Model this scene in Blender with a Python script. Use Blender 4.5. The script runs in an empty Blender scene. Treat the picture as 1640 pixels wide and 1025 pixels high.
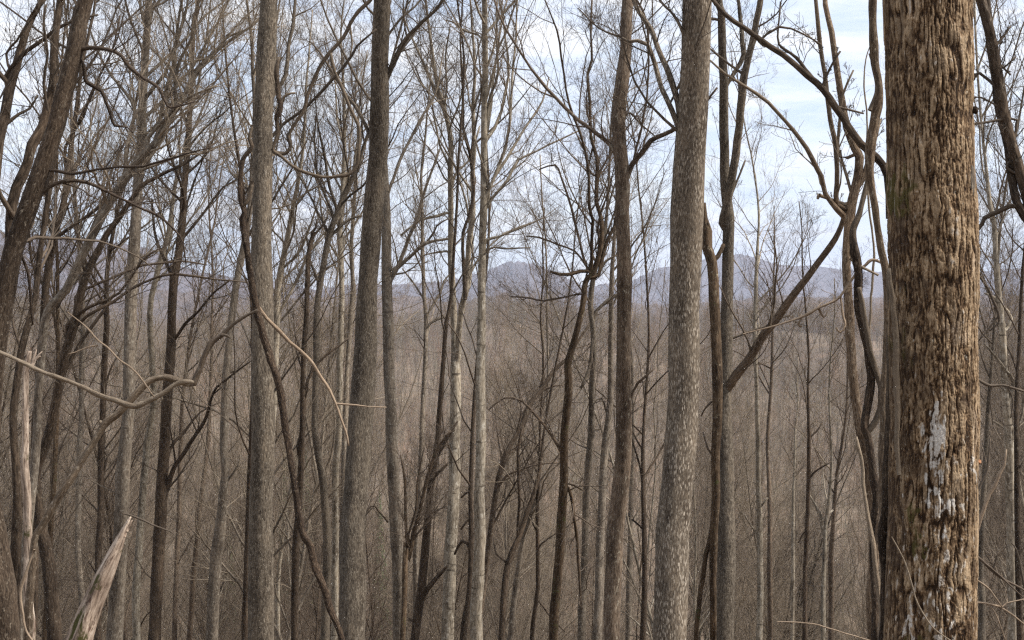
import bpy, math, random
import numpy as np
SC = bpy.context.scene
COL = SC.collection
R = math.radians
# ------------------------------------------------------------------ camera, sky, sun, exposure
F = 2278.0                      # focal length in photograph pixels
CZ = 1.6                        # eye height
cam = bpy.data.objects.new('camera', bpy.data.cameras.new('camera'))
COL.objects.link(cam); SC.camera = cam
cam.data.sensor_width = 36; cam.data.lens = 50; cam.data.clip_start = 0.1; cam.data.clip_end = 30000
cam.location = (0, 0, CZ); cam.rotation_euler = (R(90), 0, 0)

SUN_EL, SUN_AZ = 50, 100        # azimuth clockwise from the view direction: behind the camera, to its right
world = bpy.data.worlds.new('World'); SC.world = world; world.use_nodes = True
wn, wl = world.node_tree.nodes, world.node_tree.links
wn.clear()
def wnode(t, **k):
    n = wn.new(t)
    for a, b in k.items(): setattr(n, a, b)
    return n
out = wnode('ShaderNodeOutputWorld')
sky = wnode('ShaderNodeTexSky', sky_type='NISHITA', sun_disc=False)
sky.sun_elevation = R(SUN_EL); sky.sun_rotation = R(SUN_AZ); sky.air_density = 1.0; sky.dust_density = 0.6; sky.ozone_density = 3.0
bg = wnode('ShaderNodeBackground'); bg.inputs['Strength'].default_value = 0.065
wl.new(sky.outputs[0], bg.inputs['Color'])
tc = wnode('ShaderNodeTexCoord')
mp = wnode('ShaderNodeMapping'); mp.inputs['Scale'].default_value = (1.0, 1.0, 3.4); mp.inputs['Location'].default_value = (0.3, 0.1, 0.25)
wl.new(tc.outputs['Generated'], mp.inputs['Vector'])
n1 = wnode('ShaderNodeTexNoise'); n1.inputs['Scale'].default_value = 8.0; n1.inputs['Detail'].default_value = 7; n1.inputs['Roughness'].default_value = 0.55; n1.inputs['Distortion'].default_value = 0.25
wl.new(mp.outputs[0], n1.inputs['Vector'])
rp = wnode('ShaderNodeValToRGB'); rp.color_ramp.elements[0].position = 0.44; rp.color_ramp.elements[0].color = (0.72, 0.72, 0.72, 1)
rp.color_ramp.elements[1].position = 0.57; rp.color_ramp.elements[1].color = (0.97, 0.97, 0.97, 1)
wl.new(n1.outputs['Fac'], rp.inputs['Fac'])
cl = wnode('ShaderNodeBackground'); cl.inputs['Color'].default_value = (0.945, 0.962, 1.0, 1); cl.inputs['Strength'].default_value = 0.395
n2 = wnode('ShaderNodeTexNoise'); n2.inputs['Scale'].default_value = 13.0; n2.inputs['Detail'].default_value = 8; n2.inputs['Roughness'].default_value = 0.6; n2.inputs['Distortion'].default_value = 0.3
mp2 = wnode('ShaderNodeMapping'); mp2.inputs['Scale'].default_value = (0.8, 0.8, 3.6); mp2.inputs['Location'].default_value = (1.7, 0.4, 0.9)
wl.new(tc.outputs['Generated'], mp2.inputs['Vector']); wl.new(mp2.outputs[0], n2.inputs['Vector'])
rp2 = wnode('ShaderNodeValToRGB'); rp2.color_ramp.elements[0].position = 0.36; rp2.color_ramp.elements[0].color = (0.66, 0.75, 0.90, 1); rp2.color_ramp.elements[1].position = 0.60; rp2.color_ramp.elements[1].color = (1.0, 1.0, 1.0, 1)
wl.new(n2.outputs['Fac'], rp2.inputs['Fac']); wl.new(rp2.outputs['Color'], cl.inputs['Color'])
mx = wnode('ShaderNodeMixShader')
wl.new(rp.outputs['Color'], mx.inputs['Fac']); wl.new(bg.outputs[0], mx.inputs[1]); wl.new(cl.outputs[0], mx.inputs[2])
wl.new(mx.outputs[0], out.inputs['Surface'])

sun = bpy.data.objects.new('sun', bpy.data.lights.new('sun', 'SUN')); COL.objects.link(sun)
sun.data.energy = 2.7; sun.data.angle = R(12); sun.data.color = (1.0, 0.93, 0.84)
_a = R(SUN_AZ); _e = R(SUN_EL)
from mathutils import Vector
_d = Vector((math.sin(_a) * math.cos(_e), math.cos(_a) * math.cos(_e), math.sin(_e)))
sun.rotation_euler = _d.to_track_quat('Z', 'Y').to_euler()
SC.view_settings.view_transform = 'Standard'; SC.view_settings.look = 'None'; SC.view_settings.exposure = 1.66; SC.view_settings.gamma = 1.0
SC.view_settings.use_curve_mapping = False
cy = SC.cycles
cy.use_denoising = False; cy.denoiser = 'OPENIMAGEDENOISE'; cy.denoising_prefilter = 'ACCURATE'; cy.denoising_input_passes = 'RGB_ALBEDO_NORMAL'; cy.max_bounces = 4; cy.diffuse_bounces = 3; cy.glossy_bounces = 1; cy.transmission_bounces = 1; cy.transparent_max_bounces = 4; cy.volume_bounces = 0
cy.use_adaptive_sampling = False; cy.sample_clamp_indirect = 1.0; cy.sample_clamp_direct = 6.0; cy.pixel_filter_type = 'BLACKMAN_HARRIS'; cy.filter_width = 1.3
cy.caustics_reflective = False; cy.caustics_refractive = False

# ------------------------------------------------------------------ materials
def newmat(name):
    m = bpy.data.materials.new(name); m.use_nodes = True
    nt = m.node_tree; b = nt.nodes['Principled BSDF']
    b.inputs['Roughness'].default_value = 0.92
    b.inputs['Specular IOR Level'].default_value = 0.15
    return m, nt, b
def N(nt, t, **k):
    n = nt.nodes.new(t)
    for a, b in k.items():
        if a.startswith('i_'): n.inputs[a[2:].replace('_', ' ')].default_value = b
        else: setattr(n, a, b)
    return n
def ramp(nt, fac, stops):
    r = nt.nodes.new('ShaderNodeValToRGB'); e = r.color_ramp.elements
    while len(e) < len(stops): e.new(0.5)
    for q, (p, c) in zip(e, stops):
        q.position = p; q.color = tuple(c) + (1,) if len(c) == 3 else c
    nt.links.new(fac, r.inputs['Fac']); return r.outputs['Color']
def mix(nt, fac, a, b, mode='MIX'):
    m = nt.nodes.new('ShaderNodeMix'); m.data_type = 'RGBA'; m.blend_type = mode
    for s, v in ((0, fac), (6, a), (7, b)):
        if hasattr(v, 'is_linked') or hasattr(v, 'links'): nt.links.new(v, m.inputs[s])
        else: m.inputs[s].default_value = v if s == 0 or len(v) == 4 else tuple(v) + (1,)
    return m.outputs[2]
def scaled(nt, vec, s):
    m = nt.nodes.new('ShaderNodeMapping'); m.inputs['Scale'].default_value = s
    nt.links.new(vec, m.inputs['Vector']); return m.outputs[0]
def noise(nt, vec, scale, detail=4, rough=0.6, dist=0.0):
    n = N(nt, 'ShaderNodeTexNoise'); n.inputs['Scale'].default_value = scale; n.inputs['Detail'].default_value = detail
    n.inputs['Roughness'].default_value = rough; n.inputs['Distortion'].default_value = dist
    nt.links.new(vec, n.inputs['Vector']); return n.outputs['Fac']
def bark(name, dark, mid, light, lichen, lam, fs=60.0, asp=0.22, fleck=None, twig=(0.22, 0.18, 0.135), bump=0.6, moss=0.0, band=0.0, vary=0.2, redden=False):
    """bark drawn in the trunk's own unrolled coordinates: stretched ridges, mottled lichen, optional flecks"""
    m, nt, b = newmat(name)
    at = N(nt, 'ShaderNodeAttribute', attribute_name='bk').outputs['Vector']
    ra = N(nt, 'ShaderNodeAttribute', attribute_name='rad').outputs['Fac']
    oi = N(nt, 'ShaderNodeObjectInfo')
    ridge = noise(nt, scaled(nt, at, (1, 1, asp)), fs, 5, 0.65, 0.6)
    col = ramp(nt, ridge, [(0.34, dark), (0.5, mid), (0.66, light)])
    big = noise(nt, scaled(nt, at, (1, 1, 0.35)), 5.0, 5, 0.6, 0.3)
    col = mix(nt, 1.0, col, ramp(nt, big, [(0.32, (0.50, 0.47, 0.44)), (0.5, (1.0, 1.0, 0.98)), (0.68, (1.4, 1.37, 1.3))]), 'MULTIPLY')
    if lam:
        ln = noise(nt, scaled(nt, at, (1, 1, 0.55)), fs * 0.45, 6, 0.75, 0.5)
        col = mix(nt, ramp(nt, ln, [(0.60 - lam, (0, 0, 0)), (0.68 - lam, (1, 1, 1))]), col, lichen)
    if band:
        bn = noise(nt, scaled(nt, at, (0.25, 0.25, 1.3)), 14, 4, 0.6)
        col = mix(nt, ramp(nt, bn, [(0.60, (0, 0, 0)), (0.67, (band,) * 3)]), col, dark)
    if fleck:
        fc, fsx, fsz, th = fleck
        v = N(nt, 'ShaderNodeTexVoronoi', feature='F1'); v.inputs['Scale'].default_value = 1.0; v.inputs['Randomness'].default_value = 0.8
        nt.links.new(scaled(nt, at, (fsx, fsx, fsz)), v.inputs['Vector'])
        fl = ramp(nt, v.outputs['Distance'], [(th - 0.08, (1, 1, 1)), (th + 0.05, (0, 0, 0))])
        pn = ramp(nt, noise(nt, scaled(nt, at, (1, 1, 0.5)), 9.0, 4, 0.7), [(0.36, (0.05,) * 3), (0.60, (0.95,) * 3)])
        col = mix(nt, mix(nt, 1.0, fl, pn, 'MULTIPLY'), col, fc)
    if moss:
        mn = noise(nt, at, 7, 5, 0.7)
        col = mix(nt, ramp(nt, mn, [(0.66 - moss, (0, 0, 0)), (0.72 - moss, (1, 1, 1))]), col, (0.05, 0.048, 0.02))
    tw = ramp(nt, ra, [(0.006, (1, 1, 1)), (0.020, (0, 0, 0))])
    col = mix(nt, tw, col, twig)
    if redden:
        mm = N(nt, 'ShaderNodeMath', operation='MULTIPLY'); mm.inputs[1].default_value = 7.3; nt.links.new(oi.outputs['Random'], mm.inputs[0])
        fr = N(nt, 'ShaderNodeMath', operation='FRACT'); nt.links.new(mm.outputs[0], fr.inputs[0])
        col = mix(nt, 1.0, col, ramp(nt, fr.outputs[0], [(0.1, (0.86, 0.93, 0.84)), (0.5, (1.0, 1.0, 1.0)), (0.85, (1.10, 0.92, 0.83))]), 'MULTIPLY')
    hue = N(nt, 'ShaderNodeHueSaturation'); nt.links.new(col, hue.inputs['Color'])
    mr = N(nt, 'ShaderNodeMapRange'); mr.inputs['To Min'].default_value = 1 - vary; mr.inputs['To Max'].default_value = 1 + vary
    nt.links.new(oi.outputs['Random'], mr.inputs['Value']); nt.links.new(mr.outputs[0], hue.inputs['Value'])
    nt.links.new(hue.outputs[0], b.inputs['Base Color'])
    bp = N(nt, 'ShaderNodeBump'); bp.inputs['Strength'].default_value = bump; bp.inputs['Distance'].default_value = 0.012
    nt.links.new(ridge, bp.inputs['Height']); nt.links.new(bp.outputs[0], b.inputs['Normal'])
    return m
PALE = (0.36, 0.34, 0.30)
M = {
 'brown': bark('brown_ridged_bark', (0.034, 0.024, 0.017), (0.09, 0.067, 0.05), (0.165, 0.13, 0.10), (0.24, 0.215, 0.17), 0.03, twig=(0.12, 0.092, 0.07)),
 'corner': bark('dull_brown_bark', (0.02, 0.014, 0.010), (0.05, 0.036, 0.026), (0.10, 0.076, 0.056), (0.19, 0.16, 0.125), 0.03, fs=120, bump=1.0, twig=(0.06, 0.045, 0.035)),
 'greyb': bark('grey_brown_flecked_bark', (0.026, 0.021, 0.017), (0.083, 0.068, 0.053), (0.16, 0.136, 0.108), (0.21, 0.185, 0.15), 0.03, fs=90, fleck=((0.33, 0.295, 0.24), 100, 32, 0.21), bump=1.0, twig=(0.1, 0.078, 0.06)),
 'tulip': bark('grey_bark_with_pale_dashes', (0.045, 0.035, 0.028), (0.118, 0.095, 0.073), (0.20, 0.166, 0.13), (0.26, 0.235, 0.19), 0.02, fs=85, fleck=((0.42, 0.37, 0.305), 64, 15, 0.35), bump=1.0, twig=(0.1, 0.078, 0.06)),
 'dark':  bark('dark_bark', (0.018, 0.013, 0.009), (0.05, 0.036, 0.026), (0.10, 0.075, 0.055), (0.19, 0.165, 0.13), 0.01, bump=0.9, twig=(0.10, 0.08, 0.062)),
 'mossy': bark('dark_mossy_bark', (0.018, 0.012, 0.008), (0.052, 0.035, 0.022), (0.10, 0.072, 0.048), (0.19, 0.16, 0.115), 0.02, moss=0.05, twig=(0.1, 0.078, 0.06)),
 'grey':  bark('grey_bark', (0.06, 0.049, 0.039), (0.135, 0.112, 0.09), (0.22, 0.188, 0.153), (0.29, 0.265, 0.22), 0.05, band=0.8),
 'pale':  bark('pale_smooth_bark', (0.08, 0.066, 0.05), (0.22, 0.19, 0.15), (0.31, 0.275, 0.225), (0.38, 0.35, 0.295), 0.06, fs=40, band=1.0, bump=0.25, twig=(0.15, 0.12, 0.092)),
 'limbbark': bark('brown_limb_bark', (0.04, 0.027, 0.019), (0.10, 0.072, 0.05), (0.18, 0.135, 0.10), (0.24, 0.205, 0.16), 0.02, fs=95, bump=1.0, twig=(0.10, 0.08, 0.062)),
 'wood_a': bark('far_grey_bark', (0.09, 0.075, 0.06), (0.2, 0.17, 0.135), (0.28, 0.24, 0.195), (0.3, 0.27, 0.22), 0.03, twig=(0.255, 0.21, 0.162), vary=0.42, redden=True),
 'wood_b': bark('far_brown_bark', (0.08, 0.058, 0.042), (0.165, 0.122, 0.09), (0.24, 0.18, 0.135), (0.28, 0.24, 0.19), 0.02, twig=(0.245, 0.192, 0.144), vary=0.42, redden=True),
 'vine':  bark('dark_vine_bark', (0.010, 0.007, 0.006), (0.032, 0.022, 0.016), (0.095, 0.068, 0.048), (0.17, 0.135, 0.10), 0.03, fs=140, asp=0.22, bump=1.0),
 'vinetan': bark('brown_vine_bark', (0.032, 0.021, 0.014), (0.13, 0.092, 0.063), (0.24, 0.182, 0.13), (0.32, 0.27, 0.205), 0.04, fs=130, asp=0.18, bump=1.0),
 'saplingbark': bark('dull_sapling_bark', (0.035, 0.023, 0.015), (0.11, 0.079, 0.054), (0.21, 0.158, 0.113), (0.32, 0.27, 0.21), 0.05, fs=110, asp=0.2, bump=1.0),
 'stick': bark('bare_weathered_wood', (0.09, 0.058, 0.038), (0.20, 0.145, 0.10), (0.31, 0.24, 0.175), (0.40, 0.34, 0.27), 0.03, fs=110, asp=0.12, twig=(0.24, 0.185, 0.135), bump=0.8),
}
def rotten(mossy_):
    m, nt, b = newmat('broken_rotten_wood')
    at = N(nt, 'ShaderNodeAttribute', attribute_name='bk').outputs['Vector']
    g = noise(nt, scaled(nt, at, (1, 1, 0.12)), 80, 5, 0.65, 0.5)
    col = ramp(nt, g, [(0.34, (0.10, 0.072, 0.056)), (0.44, (0.26, 0.205, 0.16)), (0.54, (0.40, 0.325, 0.26)), (0.68, (0.54, 0.47, 0.39))])
    h = noise(nt, scaled(nt, at, (1, 1, 0.4)), 26, 5, 0.7, 0.8)
    col = mix(nt, ramp(nt, h, [(0.59, (0, 0, 0)), (0.64, (0.85,) * 3)]), col, (0.10, 0.06, 0.045))
    gg = noise(nt, at, 8, 5, 0.7); col = mix(nt, 1.0, col, ramp(nt, gg, [(0.3, (0.55, 0.5, 0.48)), (0.65, (1.1, 1.1, 1.1))]), 'MULTIPLY')
    g2 = noise(nt, scaled(nt, at, (1, 1, 0.5)), 12, 5, 0.7, 0.4)
    z = N(nt, 'ShaderNodeSeparateXYZ'); nt.links.new(at, z.inputs[0])
    ms = N(nt, 'ShaderNodeMath', operation='SUBTRACT'); nt.links.new(g2, ms.inputs[0])
    lo = N(nt, 'ShaderNodeAttribute', attribute_name='along').outputs['Fac']
    nt.links.new(ramp(nt, lo, [(0.30, (mossy_,) * 3), (0.55, (0.0,) * 3)]), ms.inputs[1])
    col = mix(nt, ramp(nt, ms.outputs[0], [(0.34, (1, 1, 1)), (0.40, (0, 0, 0))]), col, (0.055, 0.052, 0.017))
    nt.links.new(col, b.inputs['Base Color'])
    bp = N(nt, 'ShaderNodeBump'); bp.inputs['Strength'].default_value = 0.8; bp.inputs['Distance'].default_value = 0.008
    nt.links.new(g, bp.inputs['Height']); nt.links.new(bp.outputs[0], b.inputs['Normal'])
    return m
M['rotten'] = rotten(0.14); M['snagwood'] = rotten(0.0)
def big_bark():
    m, nt, b = newmat('thick_ridged_bark')
    at = N(nt, 'ShaderNodeAttribute', attribute_name='bk').outputs['Vector']
    hh = N(nt, 'ShaderNodeAttribute', attribute_name='relief').outputs['Fac']
    li = N(nt, 'ShaderNodeAttribute', attribute_name='lichen').outputs['Fac']
    mo = N(nt, 'ShaderNodeAttribute', attribute_name='moss').outputs['Fac']
    dk = N(nt, 'ShaderNodeAttribute', attribute_name='wet_and_shade').outputs['Fac']
    col = ramp(nt, hh, [(0.10, (0.028, 0.017, 0.010)), (0.30, (0.082, 0.052, 0.031)), (0.56, (0.165, 0.115, 0.072)), (0.88, (0.30, 0.232, 0.162))])
    n1 = noise(nt, scaled(nt, at, (1, 1, 0.4)), 14, 6, 0.7, 0.4)
    col = mix(nt, 1.0, col, ramp(nt, n1, [(0.32, (0.34, 0.29, 0.25)), (0.48, (0.85, 0.8, 0.72)), (0.6, (1.15, 1.12, 1.05)), (0.7, (1.3, 1.3, 1.32))]), 'MULTIPLY')
    n2 = noise(nt, scaled(nt, at, (1, 1, 0.3)), 150, 4, 0.7)
    col = mix(nt, 1.0, col, ramp(nt, n2, [(0.3, (0.6,) * 3), (0.7, (1.4,) * 3)]), 'MULTIPLY')
    n3 = noise(nt, scaled(nt, at, (1, 1, 0.6)), 60, 5, 0.7)
    col = mix(nt, ramp(nt, n3, [(0.64, (0, 0, 0)), (0.70, (0.7,) * 3)]), col, (0.42, 0.40, 0.34))
    col = mix(nt, ramp(nt, dk, [(0, (0, 0, 0)), (1, (0.8,) * 3)]), col, (0.04, 0.026, 0.018))  # darkens wet patches and the shaded left side, painted into the bark colour
    col = mix(nt, mo, col, (0.075, 0.066, 0.022))
    lf = noise(nt, at, 260, 3, 0.7); lm_ = N(nt, 'ShaderNodeMath', operation='MULTIPLY'); nt.links.new(li, lm_.inputs[0]); nt.links.new(ramp(nt, lf, [(0.30, (0.35,) * 3), (0.48, (1,) * 3)]), lm_.inputs[1])
    col = mix(nt, lm_.outputs[0], col, (0.50, 0.48, 0.445))
    nt.links.new(col, b.inputs['Base Color'])
    bp = N(nt, 'ShaderNodeBump'); bp.inputs['Strength'].default_value = 1.0; bp.inputs['Distance'].default_value = 0.004
    nt.links.new(n2, bp.inputs['Height']); nt.links.new(bp.outputs[0], b.inputs['Normal'])
    return m
M['big'] = big_bark()
def ground_mat():
    m, nt, b = newmat('leaf_litter')
    at = N(nt, 'ShaderNodeNewGeometry').outputs['Position']
    n = noise(nt, at, 0.05, 6, 0.7); n2 = noise(nt, at, 6.0, 8, 0.75)
    col = ramp(nt, n, [(0.3, (0.14, 0.112, 0.083)), (0.5, (0.17, 0.132, 0.097)), (0.7, (0.21, 0.15, 0.107))])
    col = mix(nt, 1.0, col, ramp(nt, n2, [(0.3, (0.6,) * 3), (0.7, (1.35,) * 3)]), 'MULTIPLY')
    nt.links.new(col, b.inputs['Base Color'])
    bp = N(nt, 'ShaderNodeBump'); bp.inputs['Strength'].default_value = 0.6; bp.inputs['Distance'].default_value = 0.1
    nt.links.new(n2, bp.inputs['Height']); nt.links.new(bp.outputs[0], b.inputs['Normal'])
    return m
M['ground'] = ground_mat()
def wooded(name, a, c, g):
    m, nt, b = newmat(name)
    at = N(nt, 'ShaderNodeNewGeometry').outputs['Position']
    n = noise(nt, scaled(nt, at, (1, 1, 2.0)), 0.0022, 7, 0.65); n2 = noise(nt, scaled(nt, at, (1, 1, 0.5)), 0.05, 6, 0.8)
    col = ramp(nt, n, [(0.35, a), (0.6, c), (0.72, g)])
    col = mix(nt, 1.0, col, ramp(nt, n2, [(0.32, (0.55,) * 3), (0.66, (1.4,) * 3)]), 'MULTIPLY')
    nt.links.new(col, b.inputs['Base Color'])
    bp = N(nt, 'ShaderNodeBump'); bp.inputs['Strength'].default_value = 1.0; bp.inputs['Distance'].default_value = 9
    nt.links.new(n2, bp.inputs['Height']); nt.links.new(bp.outputs[0], b.inputs['Normal'])
    return m
M['mountain'] = wooded('far_wooded_mountain', (0.072, 0.057, 0.060), (0.112, 0.09, 0.092), (0.052, 0.048, 0.046))
M['foothill'] = wooded('wooded_foothill', (0.10, 0.077, 0.067), (0.13, 0.10, 0.086), (0.075, 0.07, 0.056))
def flat(name, c, rough=0.9):
    m, nt, b = newmat(name)
    at = N(nt, 'ShaderNodeTexCoord').outputs['Object']
    n = noise(nt, at, 9, 4, 0.7)
    nt.links.new(mix(nt, 1.0, c, ramp(nt, n, [(0.3, (0.6,) * 3), (0.7, (1.4,) * 3)]), 'MULTIPLY'), b.inputs['Base Color'])
    b.inputs['Roughness'].default_value = rough
    return m
M['orange'] = flat('orange_fungus', (0.25, 0.125, 0.065))
M['needle'] = flat('evergreen_foliage', (0.07, 0.105, 0.04))

# ------------------------------------------------------------------ scene helpers
def thing(name, label, cat, loc=(0, 0, 0), group=None):
    o = bpy.data.objects.new(name, None); COL.objects.link(o); o.location = loc; o.empty_display_size = 0.2
    o['label'] = label; o['category'] = cat
    if group: o['group'] = group
    return o
def tag(o, label, cat, group=None):
    o['label'] = label; o['category'] = cat
    if group: o['group'] = group
    return o
def mesh(name, verts, quads, mat, attrs=None, tris=None):
    me = bpy.data.meshes.new(name)
    nv = len(verts); me.vertices.add(nv); me.vertices.foreach_set('co', np.ascontiguousarray(verts, np.float32).ravel())
    fs = []; idx = []
    if quads is not None and len(quads): idx.append(quads.ravel()); fs.append(np.full(len(quads), 4))
    if tris is not None and len(tris): idx.append(tris.ravel()); fs.append(np.full(len(tris), 3))
    idx = np.concatenate(idx).astype(np.int32); fs = np.concatenate(fs)
    me.loops.add(len(idx)); me.loops.foreach_set('vertex_index', idx)
    st = np.concatenate([[0], np.cumsum(fs)[:-1]]).astype(np.int32)
    me.polygons.add(len(fs)); me.polygons.foreach_set('loop_start', st)
    me.polygons.foreach_set('use_smooth', np.ones(len(fs), bool))
    me.update(calc_edges=True)
    for k, v in (attrs or {}).items():
        if v.ndim == 2:
            a = me.attributes.new(k, 'FLOAT_VECTOR', 'POINT'); a.data.foreach_set('vector', v.astype(np.float32).ravel())
        else:
            a = me.attributes.new(k, 'FLOAT', 'POINT'); a.data.foreach_set('value', v.astype(np.float32).ravel())
    me.materials.append(mat)
    return me
def obj(name, me, parent=None, loc=None):
    o = bpy.data.objects.new(name, me); COL.objects.link(o)
    if parent is not None: o.parent = parent
    if loc is not None: o.location = loc
    return o
def norm(v): return v / np.maximum(np.linalg.norm(v, axis=-1, keepdims=True), 1e-9)

class Geo:
    """collects batches of tubes and makes one mesh of them"""
    def __init__(s): s.v, s.q, s.b, s.r, s.a, s.t, s.n = [], [], [], [], [], [], 0
    def tubes(s, P, Rr, k, rough=0.0, rng=None, cap=True):
        B, n, _ = P.shape
        T = norm(np.gradient(P, axis=1))
        mt = np.abs(norm(P[:, -1] - P[:, 0])); ref = np.zeros((B, 3)); ref[np.arange(B), mt.argmin(1)] = 1
        U = norm(np.cross(T, ref[:, None, :])); V = np.cross(T, U)
        th = np.arange(k) * 2 * np.pi / k
        c, si = np.cos(th), np.sin(th)
        rr = np.repeat(Rr[:, :, None], k, 2)
        ln = np.concatenate([np.zeros((B, 1)), np.cumsum(np.linalg.norm(np.diff(P, axis=1), axis=2), 1)], 1)
        if rough and rng is not None:
            q = np.zeros((B, n, k))
            for f in range(9):
                ph = rng.random((B, 1, 1)) * 6.28; fz = rng.uniform(0.8, 9, (B, 1, 1)) if f < 4 else rng.uniform(0.1, 0.9, (B, 1, 1)) / np.maximum(Rr.mean(1), 0.004)[:, None, None]; ft = rng.integers(0, 5, (B, 1, 1))
                q += np.sin(fz * ln[:, :, None] + ft * th[None, None, :] + ph)
            rr = rr * (1 + rough * 0.45 * q)
        Q = P[:, :, None, :] + rr[..., None] * (c[None, None, :, None] * U[:, :, None, :] + si[None, None, :, None] * V[:, :, None, :])
        off = (rng.random((B, 1, 1, 3)) * 20) if rng is not None else 0
        bk = np.stack([rr * c, rr * si, np.repeat(ln[:, :, None], k, 2)], -1) + off
        i = np.arange(n - 1)[:, None]; j = np.arange(k)[None, :]
        f = np.stack([i * k + j, i * k + (j + 1) % k, (i + 1) * k + (j + 1) % k, (i + 1) * k + j], -1).reshape(-1, 4)
        f = (f[None] + (np.arange(B) * n * k)[:, None, None] + s.n).reshape(-1, 4)
        s.v.append(Q.reshape(-1, 3)); s.b.append(bk.reshape(-1, 3)); s.r.append(np.repeat(Rr[:, :, None], k, 2).ravel()); s.q.append(f)
        s.a.append(np.repeat((ln / np.maximum(ln[:, -1:], 1e-6))[:, :, None], k, 2).ravel())
        st0 = s.n; s.n += B * n * k
        if cap and k >= 5:                                  # close both ends
            for e in (0, n - 1):
                base = (st0 + np.arange(B) * n * k + e * k)[:, None]
                s.v.append(P[:, e]); s.b.append(bk[:, e, 0]); s.r.append(Rr[:, e]); s.a.append(np.full(B, 1.0 if e else 0.0))
                ci = s.n + np.arange(B); s.n += B
                s.t.append(np.stack([base + j, base + (j + 1) % k, np.repeat(ci[:, None], k, 1)], -1).reshape(-1, 3))
    def build(s, name, mat, org=(0, 0, 0)):
        v = np.concatenate(s.v) - np.asarray(org)[None]
        t = np.concatenate(s.t) if s.t else None
        return mesh(name, v, np.concatenate(s.q), mat, {'bk': np.concatenate(s.b), 'rad': np.concatenate(s.r), 'along': np.concatenate(s.a)}, t)

# ------------------------------------------------------------------ terrain
def gz(x, y):
    """height of the ground: steep slope below the camera, a valley, the wooded rise beyond, low country"""
    x = np.asarray(x, float); y = np.asarray(y, float)
    r = y
    z = np.interp(r, [-400, -60, -8, 2, 12, 90, 125, 160, 200, 300, 430, 560, 700, 820, 1100, 30000],
                     [60, 18, 2.5, -0.2, -4.2, -37, -47, -49, -46.5, -40, -30, -18, -7, -13, -60, -60])
    z = z + 1.4 * np.sin(x * 0.045 + 1.0) * np.clip(r / 60, 0, 1) + 3.0 * np.sin(x * 0.011 + r * 0.006 + 0.5) * np.clip((r - 120) / 200, 0, 1)
    z = z + (7 * np.sin(x * 0.021 + 2) * np.sin(r * 0.012 + x * 0.006) + 4 * np.sin(x * 0.05 + r * 0.02)) * np.clip((r - 300) / 250, 0, 1) * np.clip((1100 - r) / 250, 0, 1)
    z = z + np.clip(-x - 6, 0, 200) * 0.10 * np.clip(r / 30, 0, 1) * np.clip((260 - r) / 100, 0, 1)      # the slope is higher towards the left
    return z
th = np.concatenate([np.linspace(-180, -40, 36, endpoint=False), np.linspace(-40, 40, 161), np.linspace(40, 180, 36)[1:]])
rr = np.concatenate([[0.3], np.geomspace(1, 12000, 230)])
TT, RR = np.meshgrid(np.radians(th), rr); X = RR * np.sin(TT); Y = RR * np.cos(TT); Z = gz(X, np.where(Y < -400, -400, Y))
nr, nt_ = TT.shape; i = np.arange(nr - 1)[:, None]; j = np.arange(nt_ - 1)[None]
q = np.stack([i * nt_ + j, i * nt_ + j + 1, (i + 1) * nt_ + j + 1, (i + 1) * nt_ + j], -1).reshape(-1, 4)
o = obj('ground', mesh('ground', np.stack([X, Y, Z], -1).reshape(-1, 3), q[:, ::-1], M['ground'])); o['kind'] = 'structure'

def vnoise(x, y, seed, cell):
    """smooth 2-D value noise"""
    rg = np.random.default_rng(seed); G = rg.random((257, 257))
    x = x / cell; y = y / cell; xi = np.floor(x).astype(int); yi = np.floor(y).astype(int)
    fx = x - xi; fy = y - yi; fx = fx * fx * (3 - 2 * fx); fy = fy * fy * (3 - 2 * fy); xi %= 256; yi %= 256
    return (G[xi, yi] * (1 - fx) + G[xi + 1, yi] * fx) * (1 - fy) + (G[xi, yi + 1] * (1 - fx) + G[xi + 1, yi + 1] * fx) * fy
def mountain(name, D, prof, depth, mat, seed, foot=-60, amp=40):
    NX = 1300; px = np.array([p[0] for p in prof], float); py = np.array([p[1] for p in prof], float)
    xs = np.linspace(px[0], px[-1], NX); ys = np.interp(xs, px, py)
    X0 = (xs - 820) / F * D; ridge = CZ + (512 - ys) / F * D
    v = np.linspace(-1, 1, 91)
    A, B = np.meshgrid(np.arange(NX), v); xx = X0[A.astype(int)]; yy = D + B * depth
    fall = 1 - np.abs(B) ** 1.25
    h = foot + (ridge[A.astype(int)] - foot) * fall
    nse = (vnoise(xx, yy, seed, 420) - 0.5) * 2.2 + (vnoise(xx, yy * 0.6, seed + 1, 170) - 0.5) + (vnoise(xx, yy, seed + 2, 60) - 0.5) * 0.4
    h = h + nse * amp * np.clip(np.abs(B) * 5, 0, 1) * np.clip((1 - np.abs(B)) * 6, 0, 1)
    h = h + (vnoise(xx, yy, seed + 3, 22) - 0.5) * 6 + (vnoise(xx, yy, seed + 5, 9) - 0.5) * 7 + (vnoise(xx, yy, seed + 4, 90) - 0.5) * 12
    m, n = A.shape; i = np.arange(m - 1)[:, None]; j = np.arange(n - 1)[None]
    q = np.stack([i * n + j, i * n + j + 1, (i + 1) * n + j + 1, (i + 1) * n + j], -1).reshape(-1, 4)
    o = obj(name, mesh(name, np.stack([xx, yy, h], -1).reshape(-1, 3), q, mat)); o['kind'] = 'structure'
mountain('mountain_peak', 4300, [(420, 520), (500, 468), (560, 458), (640, 455), (705, 452), (750, 441), (785, 429), (803, 425), (826, 418), (850, 421), (872, 429), (900, 440), (930, 455), (985, 470), (1080, 515)], 1100, M['mountain'], 3)
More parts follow.
